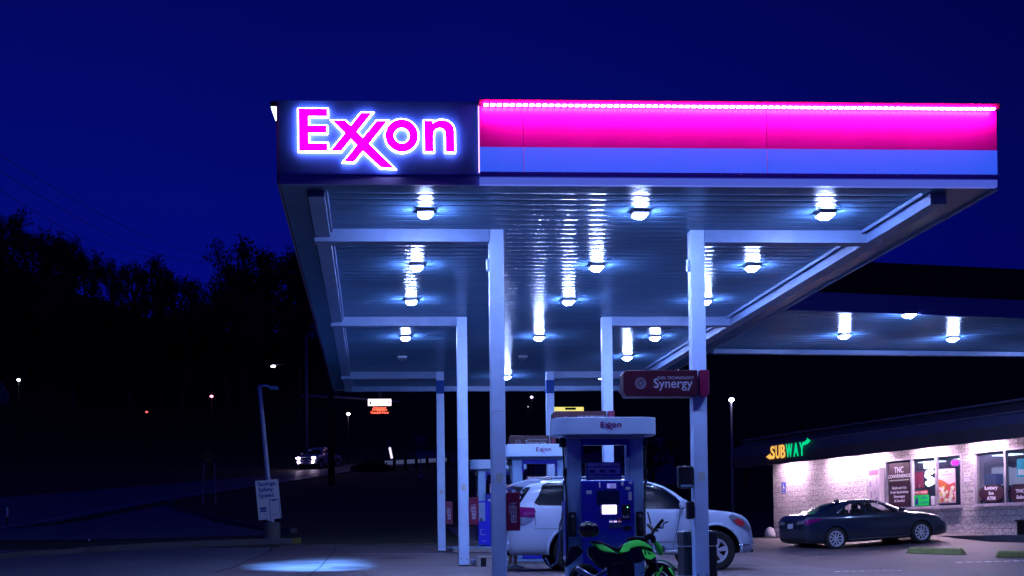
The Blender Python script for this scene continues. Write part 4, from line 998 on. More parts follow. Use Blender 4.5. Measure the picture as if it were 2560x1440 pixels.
# ---------- person behind the SUV
def person(loc, rz):
    J = {'pel': (0, 0, .86), 'sp': (.08, 0, 1.05), 'ch': (.20, 0, 1.22), 'nk': (.30, 0, 1.33), 'hd0': (.33, 0, 1.38)}
    V = []; E_ = []; Rr = []
    def add(p, r, par=None):
        V.append(Vector(p)); Rr.append(r)
        if par is not None: E_.append((par, len(V)-1))
        return len(V)-1
    pel = add(J['pel'], (.16, .12)); sp_ = add(J['sp'], (.145, .11), pel); ch = add(J['ch'], (.165, .12), sp_); nk = add(J['nk'], .055, ch); add(J['hd0'], .05, nk)
    for s in (-1, 1):
        hp = add((.0, s*.09, .82), .095, pel); kn = add((.03, s*.11, .46), .06, hp); an = add((-.02, s*.12, .09), .042, kn); add((.10, s*.13, .045), .04, an); 
        sh = add((.22, s*.19, 1.25), .055, ch); el = add((.28, s*.24, 1.0), .042, sh); wr_ = add((.42, s*.20, .86), .03, el); pm_ = add((.47, s*.19, .83), .032, wr_)
        for f in range(5):
            a = (f-2)*.02
            if f == 4: k1 = add((.48, s*.16, .82), .010, pm_); add((.51, s*.145, .80), .008, k1)
            else:
                L = (.075, .085, .08, .065)[f]
                k1 = add((.50, s*.19+a+.01, .815), .010, pm_); k2 = add((.50+L*.5, s*.19+a*1.2+.01, .80), .009, k1); add((.50+L*.8, s*.19+a*1.2+.01, .775), .008, k2)
    me = bpy.data.meshes.new('body'); me.from_pydata(V, E_, [])
    o = bpy.data.objects.new('person_body_tmp', me); COL.objects.link(o)
    sk = o.modifiers.new('skin', 'SKIN'); ss_ = o.modifiers.new('sub', 'SUBSURF'); ss_.levels = ss_.render_levels = 1
    for i, r in enumerate(Rr): me.skin_vertices[0].data[i].radius = r if isinstance(r, tuple) else (r, r)
    me.skin_vertices[0].data[0].use_root = True
    m2 = ev(o); bpy.data.objects.remove(o); m2.materials.clear(); m2.materials.append(mat('skin', (.34, .2, .14), .6))
    t = thing('person', 'person in dark shorts standing behind the SUV rear bumper, only lower legs and shoes visible', 'person', loc, rz)
    b = link('body', m2, t, smooth=True)
    bmh = bmesh.new(); bmesh.ops.create_uvsphere(bmh, u_segments=24, v_segments=18, radius=.105)
    for v in bmh.verts:
        v.co.z *= 1.18; v.co.y *= .82
        if v.co.x > .07 and abs(v.co.y) < .02 and -.03 < v.co.z < .02: v.co.x += .02
    mh = bpy.data.meshes.new('head'); bmh.to_mesh(mh); bmh.free(); mh.materials.append(b.data.materials[0])
    hd = link('head', mh, t, smooth=True, loc=(.38, 0, 1.47), rot=(0, rad(25), 0))
    bmh = bmesh.new(); bmesh.ops.create_uvsphere(bmh, u_segments=24, v_segments=14, radius=.113)
    for v in bmh.verts:
        v.co.z *= 1.15; v.co.y *= .86; v.co.x -= .012
        if v.co.z < .02 and v.co.x > -.03: v.co.x = min(v.co.x, .0); v.co.z = max(v.co.z, .0)
    mh = bpy.data.meshes.new('hair'); bmh.to_mesh(mh); bmh.free(); mh.materials.append(m_black); link('hair', mh, hd, smooth=True)
    for s in (-1, 1):
        MB().lathe([(.0, -.01), (.012, 0), (0, .01)], 8, 'z', (.092, s*.032, .01)).build('eye', m_text, hd)
        MB().lathe([(.115, .40), (.12, .52), (.115, .70), (.12, .84)], 18, 'z', (0.01, s*.085, 0)).build('shorts_leg', m_trimb, t, smooth=True)
        MB().prism([(-.09, 0), (.19, 0), (.20, .03), (.14, .07), (.02, .11), (-.07, .10), (-.1, .04)], s*.125-.045, s*.125+.045).build('shoe', mat('shoe', (.25, .28, .35), .6), t, bevel=.02)
    MB().lathe([(.15, .80), (.165, .9), (.16, 1.0)], 20, 'z', (.02, 0, 0)).build('shorts', m_trimb, t, smooth=True)
    MB().tube([(.03, 0, .93), (.09, 0, 1.07), (.19, 0, 1.22), (.27, 0, 1.31)], [.17, .165, .175, .10], 20).build('shirt', m_trimb, t, smooth=True)
    return t
pq = P(1283, 1419, 26.75)
person((pq.x, 26.75, H(pq.x, 26.75)), rad(20))

# ------------------------------------------------------------------ store
A0 = Vector((16.35, 51.5)); B0 = Vector((19.80, 38.0)); wd_ = (B0-A0).normalized(); wrz = math.atan2(wd_.y, wd_.x)
ZG = .79
nin = Vector((-wd_.y, wd_.x))            # into the building
def wall_at(px, py, yo=0):
    """point of the facade plane (offset yo inwards) seen at a pixel, as (along, height)"""
    d = ray(px, py); o = CAM.xy-(A0+nin*yo); t = -o.dot(nin)/d.xy.dot(nin); p = CAM+d*t
    return ((p.xy-A0).dot(wd_), p.z-ZG)
LEN = 24.0; ZT = 2.98
store = thing('store_building', 'convenience store of pale split-face block with dark overhanging roof band and lit windows', 'building', (A0.x, A0.y, ZG), wrz)
m_block = bpy.data.materials.new('split_face_block'); m_block.use_nodes = True
n = m_block.node_tree.nodes; l = m_block.node_tree.links; b = n['Principled BSDF']; b.inputs['Roughness'].default_value = .85
t_ = n.new('ShaderNodeTexCoord'); sp_ = n.new('ShaderNodeSeparateXYZ'); cb = n.new('ShaderNodeCombineXYZ'); l.new(t_.outputs['Object'], sp_.inputs[0])
l.new(sp_.outputs['X'], cb.inputs['X']); l.new(sp_.outputs['Z'], cb.inputs['Y'])
br = n.new('ShaderNodeTexBrick'); l.new(cb.outputs[0], br.inputs['Vector']); br.inputs['Scale'].default_value = 1
br.inputs['Brick Width'].default_value = .40; br.inputs['Row Height'].default_value = .2; br.inputs['Mortar Size'].default_value = .009
br.inputs['Color1'].default_value = (.54, .50, .50, 1); br.inputs['Color2'].default_value = (.45, .41, .42, 1); br.inputs['Mortar'].default_value = (.24, .2, .22, 1)
nz1 = n.new('ShaderNodeTexNoise'); nz1.inputs['Scale'].default_value = 11; nz1.inputs['Detail'].default_value = 6; l.new(t_.outputs['Object'], nz1.inputs['Vector'])
mx = n.new('ShaderNodeMix'); mx.data_type = 'RGBA'; mx.blend_type = 'MULTIPLY'; mx.inputs[0].default_value = .75
rp1 = n.new('ShaderNodeValToRGB'); rp1.color_ramp.elements[0].position = .35; rp1.color_ramp.elements[0].color = (.45, .42, .45, 1); rp1.color_ramp.elements[1].position = .6
l.new(nz1.outputs[0], rp1.inputs[0]); l.new(br.outputs['Color'], mx.inputs[6]); l.new(rp1.outputs[0], mx.inputs[7]); l.new(mx.outputs[2], b.inputs['Base Color'])
bp = n.new('ShaderNodeBump'); bp.inputs['Strength'].default_value = 1; bp.inputs['Distance'].default_value = .05; l.new(nz1.outputs[0], bp.inputs['Height'])
bp2 = n.new('ShaderNodeBump'); bp2.inputs['Strength'].default_value = .8; bp2.inputs['Distance'].default_value = .02; bp2.invert = True; l.new(br.outputs['Fac'], bp2.inputs['Height'])
l.new(bp.outputs[0], bp2.inputs['Normal']); l.new(bp2.outputs[0], b.inputs['Normal'])

w1a, w1b = wall_at(2214, 1200)[0], wall_at(2405, 1200)[0]
w1t = (wall_at(2214, 1151)[1]+wall_at(2405, 1133)[1])/2; w1s = wall_at(2350, 1268)[1]
w2a = wall_at(2436, 1200)[0]; w2b = w2a+(w1b-w1a)*1.25
w2t, w2s = w1t, w1s
print('WIN', w1a, w1b, w1s, w1t, w2a, w2b)
mb = MB()
def wseg(a, b_, z0, z1): mb.box(a, b_, 0, .2, z0, z1)
wseg(0, w1a, -.3, ZT+.1); wseg(w1a, w1b, -.3, w1s); wseg(w1a, w1b, w1t, ZT+.1); wseg(w1b, w2a, -.3, ZT+.1); wseg(w2a, w2b, -.3, w2s); wseg(w2a, w2b, w2t, ZT+.1); wseg(w2b, LEN, -.3, ZT+.1)
mb.box(0, .2, .2, 10, -.3, ZT+.1); mb.box(LEN-.2, LEN, .2, 10, -.3, ZT+.1); mb.box(0, LEN, 10, 10.2, -.3, ZT+.1)
mb.build('wall', m_block, store)
m_dfas = mat('roof_band_dark', (.035, .028, .045), .6, var=.3, vscale=2)
m_dfas2 = mat('roof_band_edge', (.07, .07, .13), .5, var=.2)
FL = wall_at(1832, 1140, -1.15)[0]
MB().box(FL, LEN+1, -1.15, 10.5, ZT+.04, ZT+.12).build('roof_soffit', mat('eave_soffit', (.16, .13, .15), .7, var=.2), store)
MB().box(FL, LEN+1, -1.20, -1.15, ZT-.13, ZT+.30).build('lower_band', m_dfas, store)
MB().box(FL, LEN+1, -1.17, -1.15, ZT+.303, ZT+.62).build('middle_band', mat('roof_band_navy', (.03, .035, .10), .55, var=.2, vscale=2), store)
MB().box(FL, LEN+1, -1.24, -1.15, ZT+.62, ZT+.66).build('band_rib', m_dfas2, store)
rf = MB().prism([(-1.14, ZT+.66), (-.55, ZT+1.02), (10.5, ZT+1.02), (10.5, ZT+.13), (-1.14, ZT+.13)], FL, LEN+1, 'yz').build('roof', m_dfas, store)
MB().box(FL, LEN+1, -.68, -.55, ZT+1.03, ZT+1.10).build('roof_flashing', m_dfas2, rf)
mb = MB().box(.2, LEN-.2, .2, 6, .0, .06); mb.build('floor', mat('store_floor', (.3, .3, .33), .4, var=.1), store)
MB().box(.2, LEN-.2, 5.9, 6, .06, 2.7).build('inner_wall', mat('inner_wall', (.12, .22, .42), .7, var=.2, vscale=1), store)
MB().box(.2, LEN-.2, .2, 6, 2.7, 2.75).build('inner_ceiling', mat('inner_ceiling', (.25, .3, .45), .7), store)
m_inl = emis('inner_panel_light', (.55, .7, 1), 4)
for k in range(7): MB().box(w1a-.8+k*1.9, w1a-.8+k*1.9+.9, 2.0, 2.5, 2.66, 2.69).build('ceiling_panel_light', m_inl, store)
m_frame = mat('aluminium_frame', (.55, .5, .58), .35, metal=.5, var=.1)
m_pane = mat('shop_glass', (.05, .06, .1), .04, alpha=.22, spec=.6)
mulls1 = [wall_at(2280, 1200)[0], wall_at(2341.5, 1200)[0]]
def window(a, b_, z0, z1, mulls):
    wn = MB(); f = .055
    wn.box(a, b_, -.03, .08, z1-f, z1); wn.box(a, b_, -.03, .08, z0, z0+f); wn.box(a, a+f, -.029, .079, z0+f, z1-f); wn.box(b_-f, b_, -.029, .079, z0+f, z1-f)
    for m_ in mulls: wn.box(m_-.045, m_+.045, -.028, .078, z0+f, z1-f)
    w_ = wn.build('window', m_frame, store)
    MB().box(a-.05, b_+.05, -.09, .0-.031, z0-.06, z0+.01).build('sill', m_frame, w_, bevel=.005)
    ed = [a]+list(mulls)+[b_]
    for p_, q_ in zip(ed, ed[1:]): MB().box(p_+.05, q_-.05, .055, .06, z0+f, z1-f).build('pane', m_pane, w_)
window(w1a, w1b, w1s, w1t, mulls1)
mulls2 = [wall_at(2514.5, 1200)[0], wall_at(2514.5, 1200)[0]+(w2b-w2a)*.33]
window(w2a, w2b, w2s, w2t, mulls2)
# eave lamps
m_eave = emis('eave_lamp_lens', (1, .70, 1), 290)
for k, (px, lab) in enumerate(((1988, 'leftmost eave lamp above the accessible parking sign'), (2105, 'eave lamp between the accessible sign and the white notice box'), (2185, 'eave lamp above the white notice box'), (2330, 'eave lamp above the poster window'), (2470, 'eave lamp above the lottery window'))):
    a = wall_at(px, 1170)[0]
    t = thing('eave_lamp', lab, 'lamp', tuple(Vector((*(A0+wd_*a-nin*.42), ZG+ZT+.04))), wrz, 'lamps under the store eaves')
    MB().box(-.62, .62, -.12, .12, -.005, .045).build('housing', m_dark, t)
    MB().box(-.58, .58, -.06, .06, -.03, -.006).build('lens', m_eave, t)
def on_wall(px0, py0, px1, py1, yo):
    (a, z1), (b_, z0) = wall_at((px0), (py0+0), yo), wall_at(px1, py1, yo)
    am = wall_at((px0+px1)/2, py0, yo)[1]; bm_ = wall_at((px0+px1)/2, py1, yo)[1]
    return a, b_, bm_, am
def wthing(name, label, cat, a, z, yo, group=None):
    p = A0+wd_*a+nin*yo
    return thing(name, label, cat, (p.x, p.y, ZG+z), wrz, group)
m_maroon = mat('poster_maroon', (.03, .006, .022), .5); m_pt = mat('poster_text', (.62, .6, .68), .6)
def board(name, label, cat, px0, py0, px1, py1, m, yo=-.0, th=.012, lines=(), z=None):
    a, b_, z0, z1 = on_wall(px0, py0, px1, py1, yo)
    t = wthing(name, label, cat, (a+b_)/2, z0, yo); w_, h_ = b_-a, z1-z0
    bd = MB().box(-w_/2, w_/2, -th, 0, 0, h_).build('sheet', m, t)
    for (s_, fx, fz, fh, mt, kw) in lines:
        text(s_, h_*fh, mt, bd, (fx*w_, -th-.003, fz*h_), **kw)
    return t, bd, w_, h_
t, bd, w_, h_ = board('poster', 'maroon window poster listing sandwiches, beverages and snacks', 'poster', 2222, 1157, 2276, 1265, m_maroon, .05, lines=(
    ('TNC', 0, .83, .20, m_pt, dict(sx_=.8, bold=.004)), ('CONVENIENCE', 0, .69, .105, m_pt, dict(sx_=1.12, bold=.003)),
    ('Grab-and-Go', 0, .42, .085, m_pt, dict(bold=.005, sx_=1.15)), ('Fresh Sandwiches', 0, .32, .082, m_pt, dict(bold=.005, sx_=1.1)), ('Beverages', 0, .22, .085, m_pt, dict(bold=.005, sx_=1.15)), ('& Snacks!', 0, .12, .085, m_pt, dict(bold=.005, sx_=1.15))))
MB().box(-w_*.47, w_*.47, -.016, -.012, h_*.585, h_*.61).build('rule', mat('rule_pale', (.4, .5, .4), .5), bd)
board('poster', 'crimson banner with white slanted strokes hanging in the middle window pane', 'poster', 2286, 1180, 2309, 1221, mat('banner_crimson', (.4, .01, .07), .5), .3, lines=(('//', .1, .15, .26, m_pt, {}),))
board('poster', 'red strip reading SKILL GAMES in the middle window pane', 'poster', 2287, 1226, 2320, 1236.5, mat('strip_red', (.35, .03, .04), .5), .05, lines=(('SKILL GAMES', 0, .5, .62, m_pt, dict(sx_=1.35)),))
t, bd, w_, h_ = board('poster', 'bright green WIN CASH poster at the bottom of the middle pane', 'poster', 2285, 1237.5, 2323, 1264, mat('poster_green', (.0, .62, .08), .5), .05, lines=(('WIN', .2, .7, .34, m_textd, dict(sx_=1.3)), ('CASH', .2, .28, .34, m_textd, dict(sx_=1.2))))
MB().prism([(-w_*.42, h_*.1), (-w_*.18, h_*.1), (-w_*.2, h_*.6), (-w_*.28, h_*.85), (-w_*.38, h_*.55)], -.016, -.0125).build('figure', m_textd, bd)
board('poster', 'small blank white sheet at the foot of the middle pane', 'poster', 2328, 1240, 2338, 1262, mat('sheet_white', (.5, .5, .55), .6), .05)
m_bun = mat('bun', (.42, .09, .03), .6, var=.5, vscale=12)
t, bd, w_, h_ = board('poster', 'sandwich poster with pink sky and red-brown rolls in the right pane', 'poster', 2346, 1172, 2390, 1258, mat('poster_pink', (.75, .5, .62), .5), .05, lines=(('NEW', 0, .91, .06, m_textd, {}), ('TUNA MELTS', 0, .83, .065, m_textd, dict(sx_=1.2))))
MB().prism([(-w_*.5, h_*.72), (-w_*.2, h_*.66), (w_*.1, h_*.56), (w_*.28, h_*.42), (w_*.1, h_*.36), (-w_*.2, h_*.44), (-w_*.5, h_*.5)], -.018, -.0125).build('bread', m_bun, bd)
MB().prism([(w_*.02, h_*.52), (w_*.5, h_*.60), (w_*.5, h_*.34), (w_*.12, h_*.3)], -.02, -.0135).build('bread', mat('bun2', (.5, .05, .05), .6, var=.5, vscale=14), bd)
rr = random.Random(9)
for nm, c in (('cheese', (.6, .5, .15)), ('salad', (.45, .55, .2)), ('filling', (.55, .1, .08)), ('cream', (.7, .7, .55))):
    mb = MB()
    for k in range(9):
        cx, cz = rr.uniform(-.42, .42)*w_, rr.uniform(.06, .46)*h_; r_ = rr.uniform(.045, .085)*h_
        mb.prism([(max(-w_*.49, min(w_*.49, cx+r_*rr.uniform(.5, 1.3)*math.cos(a))), max(.02*h_, cz+r_*rr.uniform(.5, 1.3)*math.sin(a))) for a in [2*PI*i/7 for i in range(7)]], -.022-.0004*k-{'cheese': 0, 'salad': .004, 'filling': .008, 'cream': .012}[nm], -.021)
    o = mb.build(nm, mat(nm, c, .6), bd)
# neon signs
a, b_, z0, z1 = on_wall(2311, 1154, 2338, 1171, .12)
t = wthing('neon_sign', 'overexposed white neon script sign at the top of the middle pane', 'neon sign', (a+b_)/2, (z0+z1)/2, .12)
w_, h_ = b_-a, z1-z0; m_neon = emis('neon_white', (.75, .95, 1), 9)
MB().tube([(-w_*.45, 0, -h_*.4), (-w_*.3, 0, h_*.3), (-w_*.45, 0, h_*.45), (-w_*.48, 0, h_*.1), (-w_*.15, 0, -.0), (-w_*.05, 0, h_*.25), (w_*.05, 0, -.02), (w_*.15, 0, h_*.22), (w_*.22, 0, -.02), (w_*.35, 0, h_*.22), (w_*.48, 0, -.02)], .045, 8).build('script_tube', m_neon, t, smooth=True)
MB().box(-w_*.48, w_*.48, -.02, .02, -h_*.48, -h_*.25).build('underline_tube', m_neon, t, bevel=.01)
a, b_, z0, z1 = on_wall(2313, 1174, 2336, 1216, .12)
t = wthing('neon_sign', 'glowing white S-shaped arrow sign in the middle pane', 'neon sign', (a+b_)/2, (z0+z1)/2, .12)
w_, h_ = b_-a, z1-z0
MB().tube([(w_*.30, 0, h_*.34), (w_*.1, 0, h_*.42), (-w_*.25, 0, h_*.32), (-w_*.3, 0, h_*.12), (0, 0, .0), (w_*.28, 0, -h_*.12), (w_*.24, 0, -h_*.3), (-w_*.05, 0, -h_*.36), (-w_*.3, 0, -h_*.28)], .075, 8).build('s_tube', m_neon, t, smooth=True)
MB().prism([(w_*.2, h_*.5), (w_*.5, h_*.32), (w_*.2, h_*.2)], -.02, .02).build('arrow_head', emis('neon_yellow', (1, .85, .3), 6), t)
MB().prism([(-w_*.2, -h_*.5), (-w_*.5, -h_*.3), (-w_*.2, -h_*.2)], -.02, .02).build('arrow_head', emis('neon_green', (.4, 1, .6), 5), t)
a, b_, z0, z1 = on_wall(2377, 1147, 2400, 1166, .12)
t = wthing('neon_sign', 'small oval magenta neon sign in the top right pane', 'neon sign', (a+b_)/2, (z0+z1)/2, .12)
w_, h_ = b_-a, z1-z0
MB().ring((0, 0), h_*.5, h_*.42, -.01, .01, 24, ax=w_/h_).build('outer_ring', emis('neon_violet', (.5, .15, .9), 1.0), t)
MB().prism([(w_*.36*math.cos(a_), h_*.33*math.sin(a_)) for a_ in [2*PI*i/20 for i in range(20)]], -.012, .012).build('lit_centre', emis('neon_magenta', (1, .0, .75), 1.6), t)
# lottery window
for (x0_, x1_, lab, L) in ((2447, 2511, 'dark maroon oval reading Lottery Ice ATM on lower window pane', (('Lottery', .8), ('Ice', .5), ('ATM', .2))), (2519, 2585, 'dark maroon oval with script lettering at the right edge of the photo', (('TNC', .62), ('Subs', .28)))):
    a, b_, z0, z1 = on_wall(x0_, 1211, x1_, 1255, .05)
    t = wthing('window_decal', lab, 'decal', (a+b_)/2, z0, .05); w_, h_ = b_-a, z1-z0
    d_ = MB().prism([(w_*.5*math.cos(q_), h_*.5+h_*.5*math.sin(q_)) for q_ in [2*PI*i/32 for i in range(32)]], -.01, 0).build('oval', m_maroon, t)
    for s_, fz in L: text(s_, h_*.27, m_pt, d_, (0, -.013, fz*h_), bold=.006, sx_=1.25)
def inner(name, label, cat, px0, py0, px1, py1, m, depth, th=.3):
    a, b_, z0, z1 = on_wall(px0, py0, px1, py1, depth)
    z0 = max(z0, .06)
    t = wthing(name, label, cat, (a+b_)/2, .06, depth)
    MB().box(-(b_-a)/2, (b_-a)/2, 0, th, z0-.06, z1-.06).build('body', m, t, bevel=.02)
    MB().box(-(b_-a)/2+.05, (b_-a)/2-.05, .05, th-.05, 0, z0-.06).build('plinth', m_dark, t)
    return t
inner('drinks_cooler', 'pale drinks cooler inside the store behind the lottery window', 'cooler', 2478, 1168, 2512, 1214, mat('cooler_white', (.4, .45, .6), .4, emit=(.3, .35, .6), es=.5), 2.6)
inner('display_stand', 'teal-blue display stand inside the store behind the lottery window', 'display stand', 2459, 1185, 2490, 1212, mat('stand_blue', (.0, .06, .3), .5, emit=(0, .05, .3), es=.3), 1.3)
inner('shelf_unit', 'white wall shelving inside the store at the right edge of the photo', 'shelving', 2526, 1168, 2575, 1210, mat('shelf_white', (.4, .42, .55), .5, emit=(.4, .42, .7), es=.4), 3.0)
inner('door_frame', 'pale door frame inside the store at left of the lottery window', 'door frame', 2443, 1134, 2456, 1250, mat('jamb', (.4, .42, .55), .5), .7, .1)
a, b_, z0, z1 = on_wall(2548, 1146, 2572, 1192, .1)
t = wthing('notice_board', 'cyan-edged notice hanging in the far right window pane', 'notice', (a+b_)/2, z0, .1)
MB().box(-.3, .3, 0, .02, 0, z1-z0).build('board', mat('cyan_edge', (.0, .3, .5), .5, emit=(0, .3, .5), es=.6), t)
MB().box(-.24, .24, -.005, 0, .06, (z1-z0)*.42).build('sheet', mat('lit_sheet', (.5, .5, .6), .5, emit=(.4, .5, .7), es=.6), t); MB().box(-.24, .24, -.005, 0, (z1-z0)*.58, (z1-z0)-.06).build('sheet', t.children[0].data.materials[0], t)
# wall items
a, b_, z0, z1 = on_wall(2174, 1170, 2204, 1262, -.14)
t = wthing('notice_box', 'tall white wall box with red header and notices beside the poster window', 'notice box', (a+b_)/2, .35, 0)
w_, h_ = b_-a, z1-.35
bx_ = MB().box(-w_/2, w_/2, -.22, -.0, 0, h_).build('case', mat('box_white', (.62, .55, .6), .5, var=.1), t, bevel=.01)
MB().box(-w_*.42, w_*.42, -.224, -.219, h_*.88, h_*.97).build('header', mat('header_red', (.6, .12, .2), .5), t)
mb = MB()
for (x_, z_, ww, hh_) in ((.28, .72, .1, .12), (-.3, .68, .18, .1), (-.22, .48, .15, .12), (.1, .55, .1, .06), (.25, .38, .2, .12)): mb.box(x_*w_-ww*w_/2, x_*w_+ww*w_/2, -.224, -.219, z_*h_, z_*h_+hh_*h_)
mb.build('notice_print_pattern', mat('print_violet', (.4, .3, .45), .6), t)
t, bd, w_, h_ = board('accessible_sign', 'small blue wheelchair symbol sign on left end of the block wall', 'sign', 1954.5, 1206, 1964.5, 1235, mat('sign_blue', (.03, .06, .35), .5), -.0)
mb = MB(); mb.ring((0, h_*.45), h_*.14, h_*.10, -.016, -.0125, 20); mb.prism([(-.03, h_*.5), (.03, h_*.5), (.02, h_*.72), (-.03, h_*.72)], -.016, -.0125)
mb.ring((-.0, h_*.8), h_*.05, 0.001, -.016, -.0125, 12); mb.box(-.0, .1, -.016, -.0125, h_*.53, h_*.57); mb.box(-w_*.35, w_*.35, -.016, -.0125, h_*.1, h_*.16)
mb.build('wheelchair_symbol', m_pt, bd)
board('wall_notice', 'upper small white notice on the wall between the two windows', 'notice', 2410, 1181, 2425, 1192, mat('nw', (.6, .55, .6), .5), 0, lines=(('NO', 0, .5, .4, m_textd, {}),))[0]
board('wall_notice', 'lower small white notice on the wall between the two windows', 'notice', 2411, 1195, 2424, 1204, mat('nw2', (.6, .55, .6), .5), 0)
t = wthing('bench', 'low dark bench against the store wall, cut by the right edge', 'bench', wall_at(2552, 1300)[0]+1.15, 0, -.35)
MB().box(-.8, .8, -.2, .2, .42, .46).build('seat', m_dark, t, bevel=.01); MB().box(-.8, .8, -.15, .15, .40, .415).build('stretcher', m_dark, t)
for sx2 in (-.7, .7): MB().box(sx2-.03, sx2+.03, -.18, .18, 0, .42).build('leg', m_dark, t)
# SUBWAY lettering
s0, zs0 = wall_at(1921, 1130, -1.25); s1_, _ = wall_at(2019, 1122, -1.25)
zc0 = (wall_at(1940, 1131, -1.25)[1]+wall_at(2000, 1122, -1.25)[1])/2
hL = wall_at(1945, 1112, -1.25)[1]-wall_at(1945, 1148, -1.25)[1]
t = wthing('shop_sign', 'lit SUBWAY lettering in yellow and green with arrows on the roof band', 'sign', s0, zc0, -1.25)
TL = s1_-s0; m_sy = emis('sign_yellow', (1, .52, .10), 1.0); m_sg = emis('sign_green', (.0, .72, .26), .95)
hL *= .92
def fit_text(ch, x, w_, m):
    o = text(ch, 1, m, t, (0, 0, 0), 'letter', bold=.013, ext=.012)
    xs_ = [v.co.x for v in o.data.vertices]; ys_ = [v.co.y for v in o.data.vertices]
    kx = w_/(max(xs_)-min(xs_)); ky = hL/(max(ys_)-min(ys_))
    for v in o.data.vertices: v.co.x = (v.co.x-min(xs_))*kx; v.co.y = (v.co.y-(max(ys_)+min(ys_))/2)*ky
    o.location = (x, 0, 0)
x = TL*.06; W6 = (.135, .13, .14, .19, .145, .145); 
for ch, f, m in zip('SUBWAY', W6, (m_sy,)*3+(m_sg,)*3):
    fit_text(ch, x, TL*f*.80, m); x += TL*f
MB().prism([(-.06*TL, -hL*.28), (.05*TL, -hL*.52), (.05*TL, -hL*.38), (.13*TL, -hL*.40), (.11*TL, -hL*.24), (.05*TL, -hL*.22), (.05*TL, -hL*.06)], -.012, .012).build('arrow', m_sy, t)
MB().prism([(TL*.99, hL*.74), (TL*1.07, hL*.52), (TL*.99, hL*.30), (TL*.99, hL*.42), (TL*.95, hL*.38), (TL*.94, hL*.52), (TL*.99, hL*.60)], -.012, .012).build('arrow', m_sg, t)
MB().prism([(TL*.90, hL*.30), (TL*.94, hL*.24), (TL*1.0, hL*.44), (TL*1.0, hL*.60), (TL*.95, hL*.52)], -.011, .011).build('arrow_shaft', m_sg, t)
# pavement along the store
P0, P1 = A0-wd_*6, A0+wd_*LEN
poly = [tuple(P0), tuple(P1), tuple(P1-nin*1.7), tuple(P0-nin*1.7)]
structure(MB().prism(poly, ZG-.35, ZG-.0, 'xy').build('pavement', m_kerb, bevel=.02))
t = thing('ground_fitting', 'small rounded pale bollard cap beside the left corner of the store', 'bollard', (0, 0, 0)); q = P(1925, 1343, 48.5)
t.location = (q.x, 48.5, max(ZG, H(q.x, 48.5)))
MB().lathe([(0, 0), (.2, 0), (.21, .15), (.15, .33), (.0, .42)], 14, 'z').build('post', mat('pale_post', (.35, .33, .36), .7, var=.3), t, smooth=True)

# wheel stops
def wheel_stop(p0, p1, label, grp):
    a, b_ = G(*p0), G(*p1); d = (b_-a).xy; L = d.length
    t = thing('wheel_stop', label, 'wheel stop', ((a.x+b_.x)/2, (a.y+b_.y)/2, (a.z+b_.z)/2), 0, grp, (0, -math.atan2(b_.z-a.z, L), math.atan2(d.y, d.x)))
    o = MB().prism([(-.11, 0), (.11, 0), (.085, .13), (.05, .17), (-.05, .17), (-.085, .13)], -L/2, L/2, 'yz').build('block', m_yellowstop, t, bevel=.02)
    for v in o.data.vertices:
        if v.co.z > .1: v.co.x *= .90
wheel_stop((2270, 1384), (2412, 1388), 'worn yellow-green wheel stop near the front wheel of the sedan', 'yellow wheel stops')
wheel_stop((2488, 1394), (2640, 1396), 'worn yellow-green wheel stop cut by the right edge of the photo', 'yellow wheel stops')

# ------------------------------------------------------------------ left side: leaning lamp post and advert
q = G(680, 1345)
lp = thing('leaning_lamp_post', 'unlit lamp post leaning left with round concrete base at the kerb island', 'lamp post', (q.x, q.y, q.z))
Yl = q.y; sc_ = Yl/FPX
bt = MB().lathe([(0, -.1), (.30, -.1), (.30, .52), (.27, .56), (0, .56)], 24, 'z').build('base', mat('base_concrete', (.10, .10, .11), .8, var=.2), lp, smooth='auto')
tp = P(649, 968, Yl); bp_ = P(681, 1310, Yl); dlt = Vector((bp_.x-q.x, 0, .5)); top = Vector((tp.x-q.x, 0, tp.z-q.z))
m_post = mat('post_white', (.42, .46, .62), .5, var=.1, vscale=4)
MB().tube([dlt, top], .075, 4).build('pole', m_post, lp)
am = P(692, 970, Yl)
ar = MB().tube([top+Vector((-.05, 0, .03)), top+Vector((.25, 0, .06)), (am.x-q.x-.15, 0, am.z-q.z)], [.05, .045, .04], 8).build('arm', m_post, lp, smooth=True)
MB().prism([(-.28, -.06), (.05, -.07), (.08, .0), (-.02, .08), (-.26, .05)], -.09, .09).build('lamp_head', m_post, lp, loc=(am.x-q.x, 0, am.z-q.z), bevel=.02)
pc = P(671, 1249, Yl-.12); lean = math.atan2(tp.x-bp_.x, tp.z-bp_.z)
ps = thing('advert_board', 'white Savings Safety Speed advert board tilted on the leaning lamp post', 'sign board', (pc.x, Yl-.12, pc.z), 0, None, (0, lean, 0))
bw, bh = 57*sc_, 98*sc_
bd = MB().box(-bw/2, bw/2, -.015, .015, -bh/2, bh/2).build('board', mat('advert_white', (.5, .5, .56), .5, var=.06, vscale=3), ps)
for k, s_ in enumerate(('Savings.', 'Safety.', 'Speed.')): text(s_, bh*.14, m_textd, bd, (-bw*.40, -.018, bh*(.40-.145*k)), bold=.006, align='LEFT', sx_=1.1)
mb = MB()
mb.box(bw*.02, bw*.045, -.019, -.0155, -bh*.5, -bh*.02); mb.box(bw*.44, bw*.465, -.019, -.0155, -bh*.5, -bh*.02); mb.box(bw*.02, bw*.465, -.019, -.0155, -bh*.02, bh*.0); mb.box(bw*.14, bw*.35, -.019, -.0155, -bh*.045, -bh*.021)
mb.build('phone_outline', m_textd, bd)
text('Open Now', bh*.036, m_textd, bd, (bw*.24, -.018, -bh*.09)); text('Pay here for', bh*.03, m_textd, bd, (bw*.24, -.018, -bh*.19))
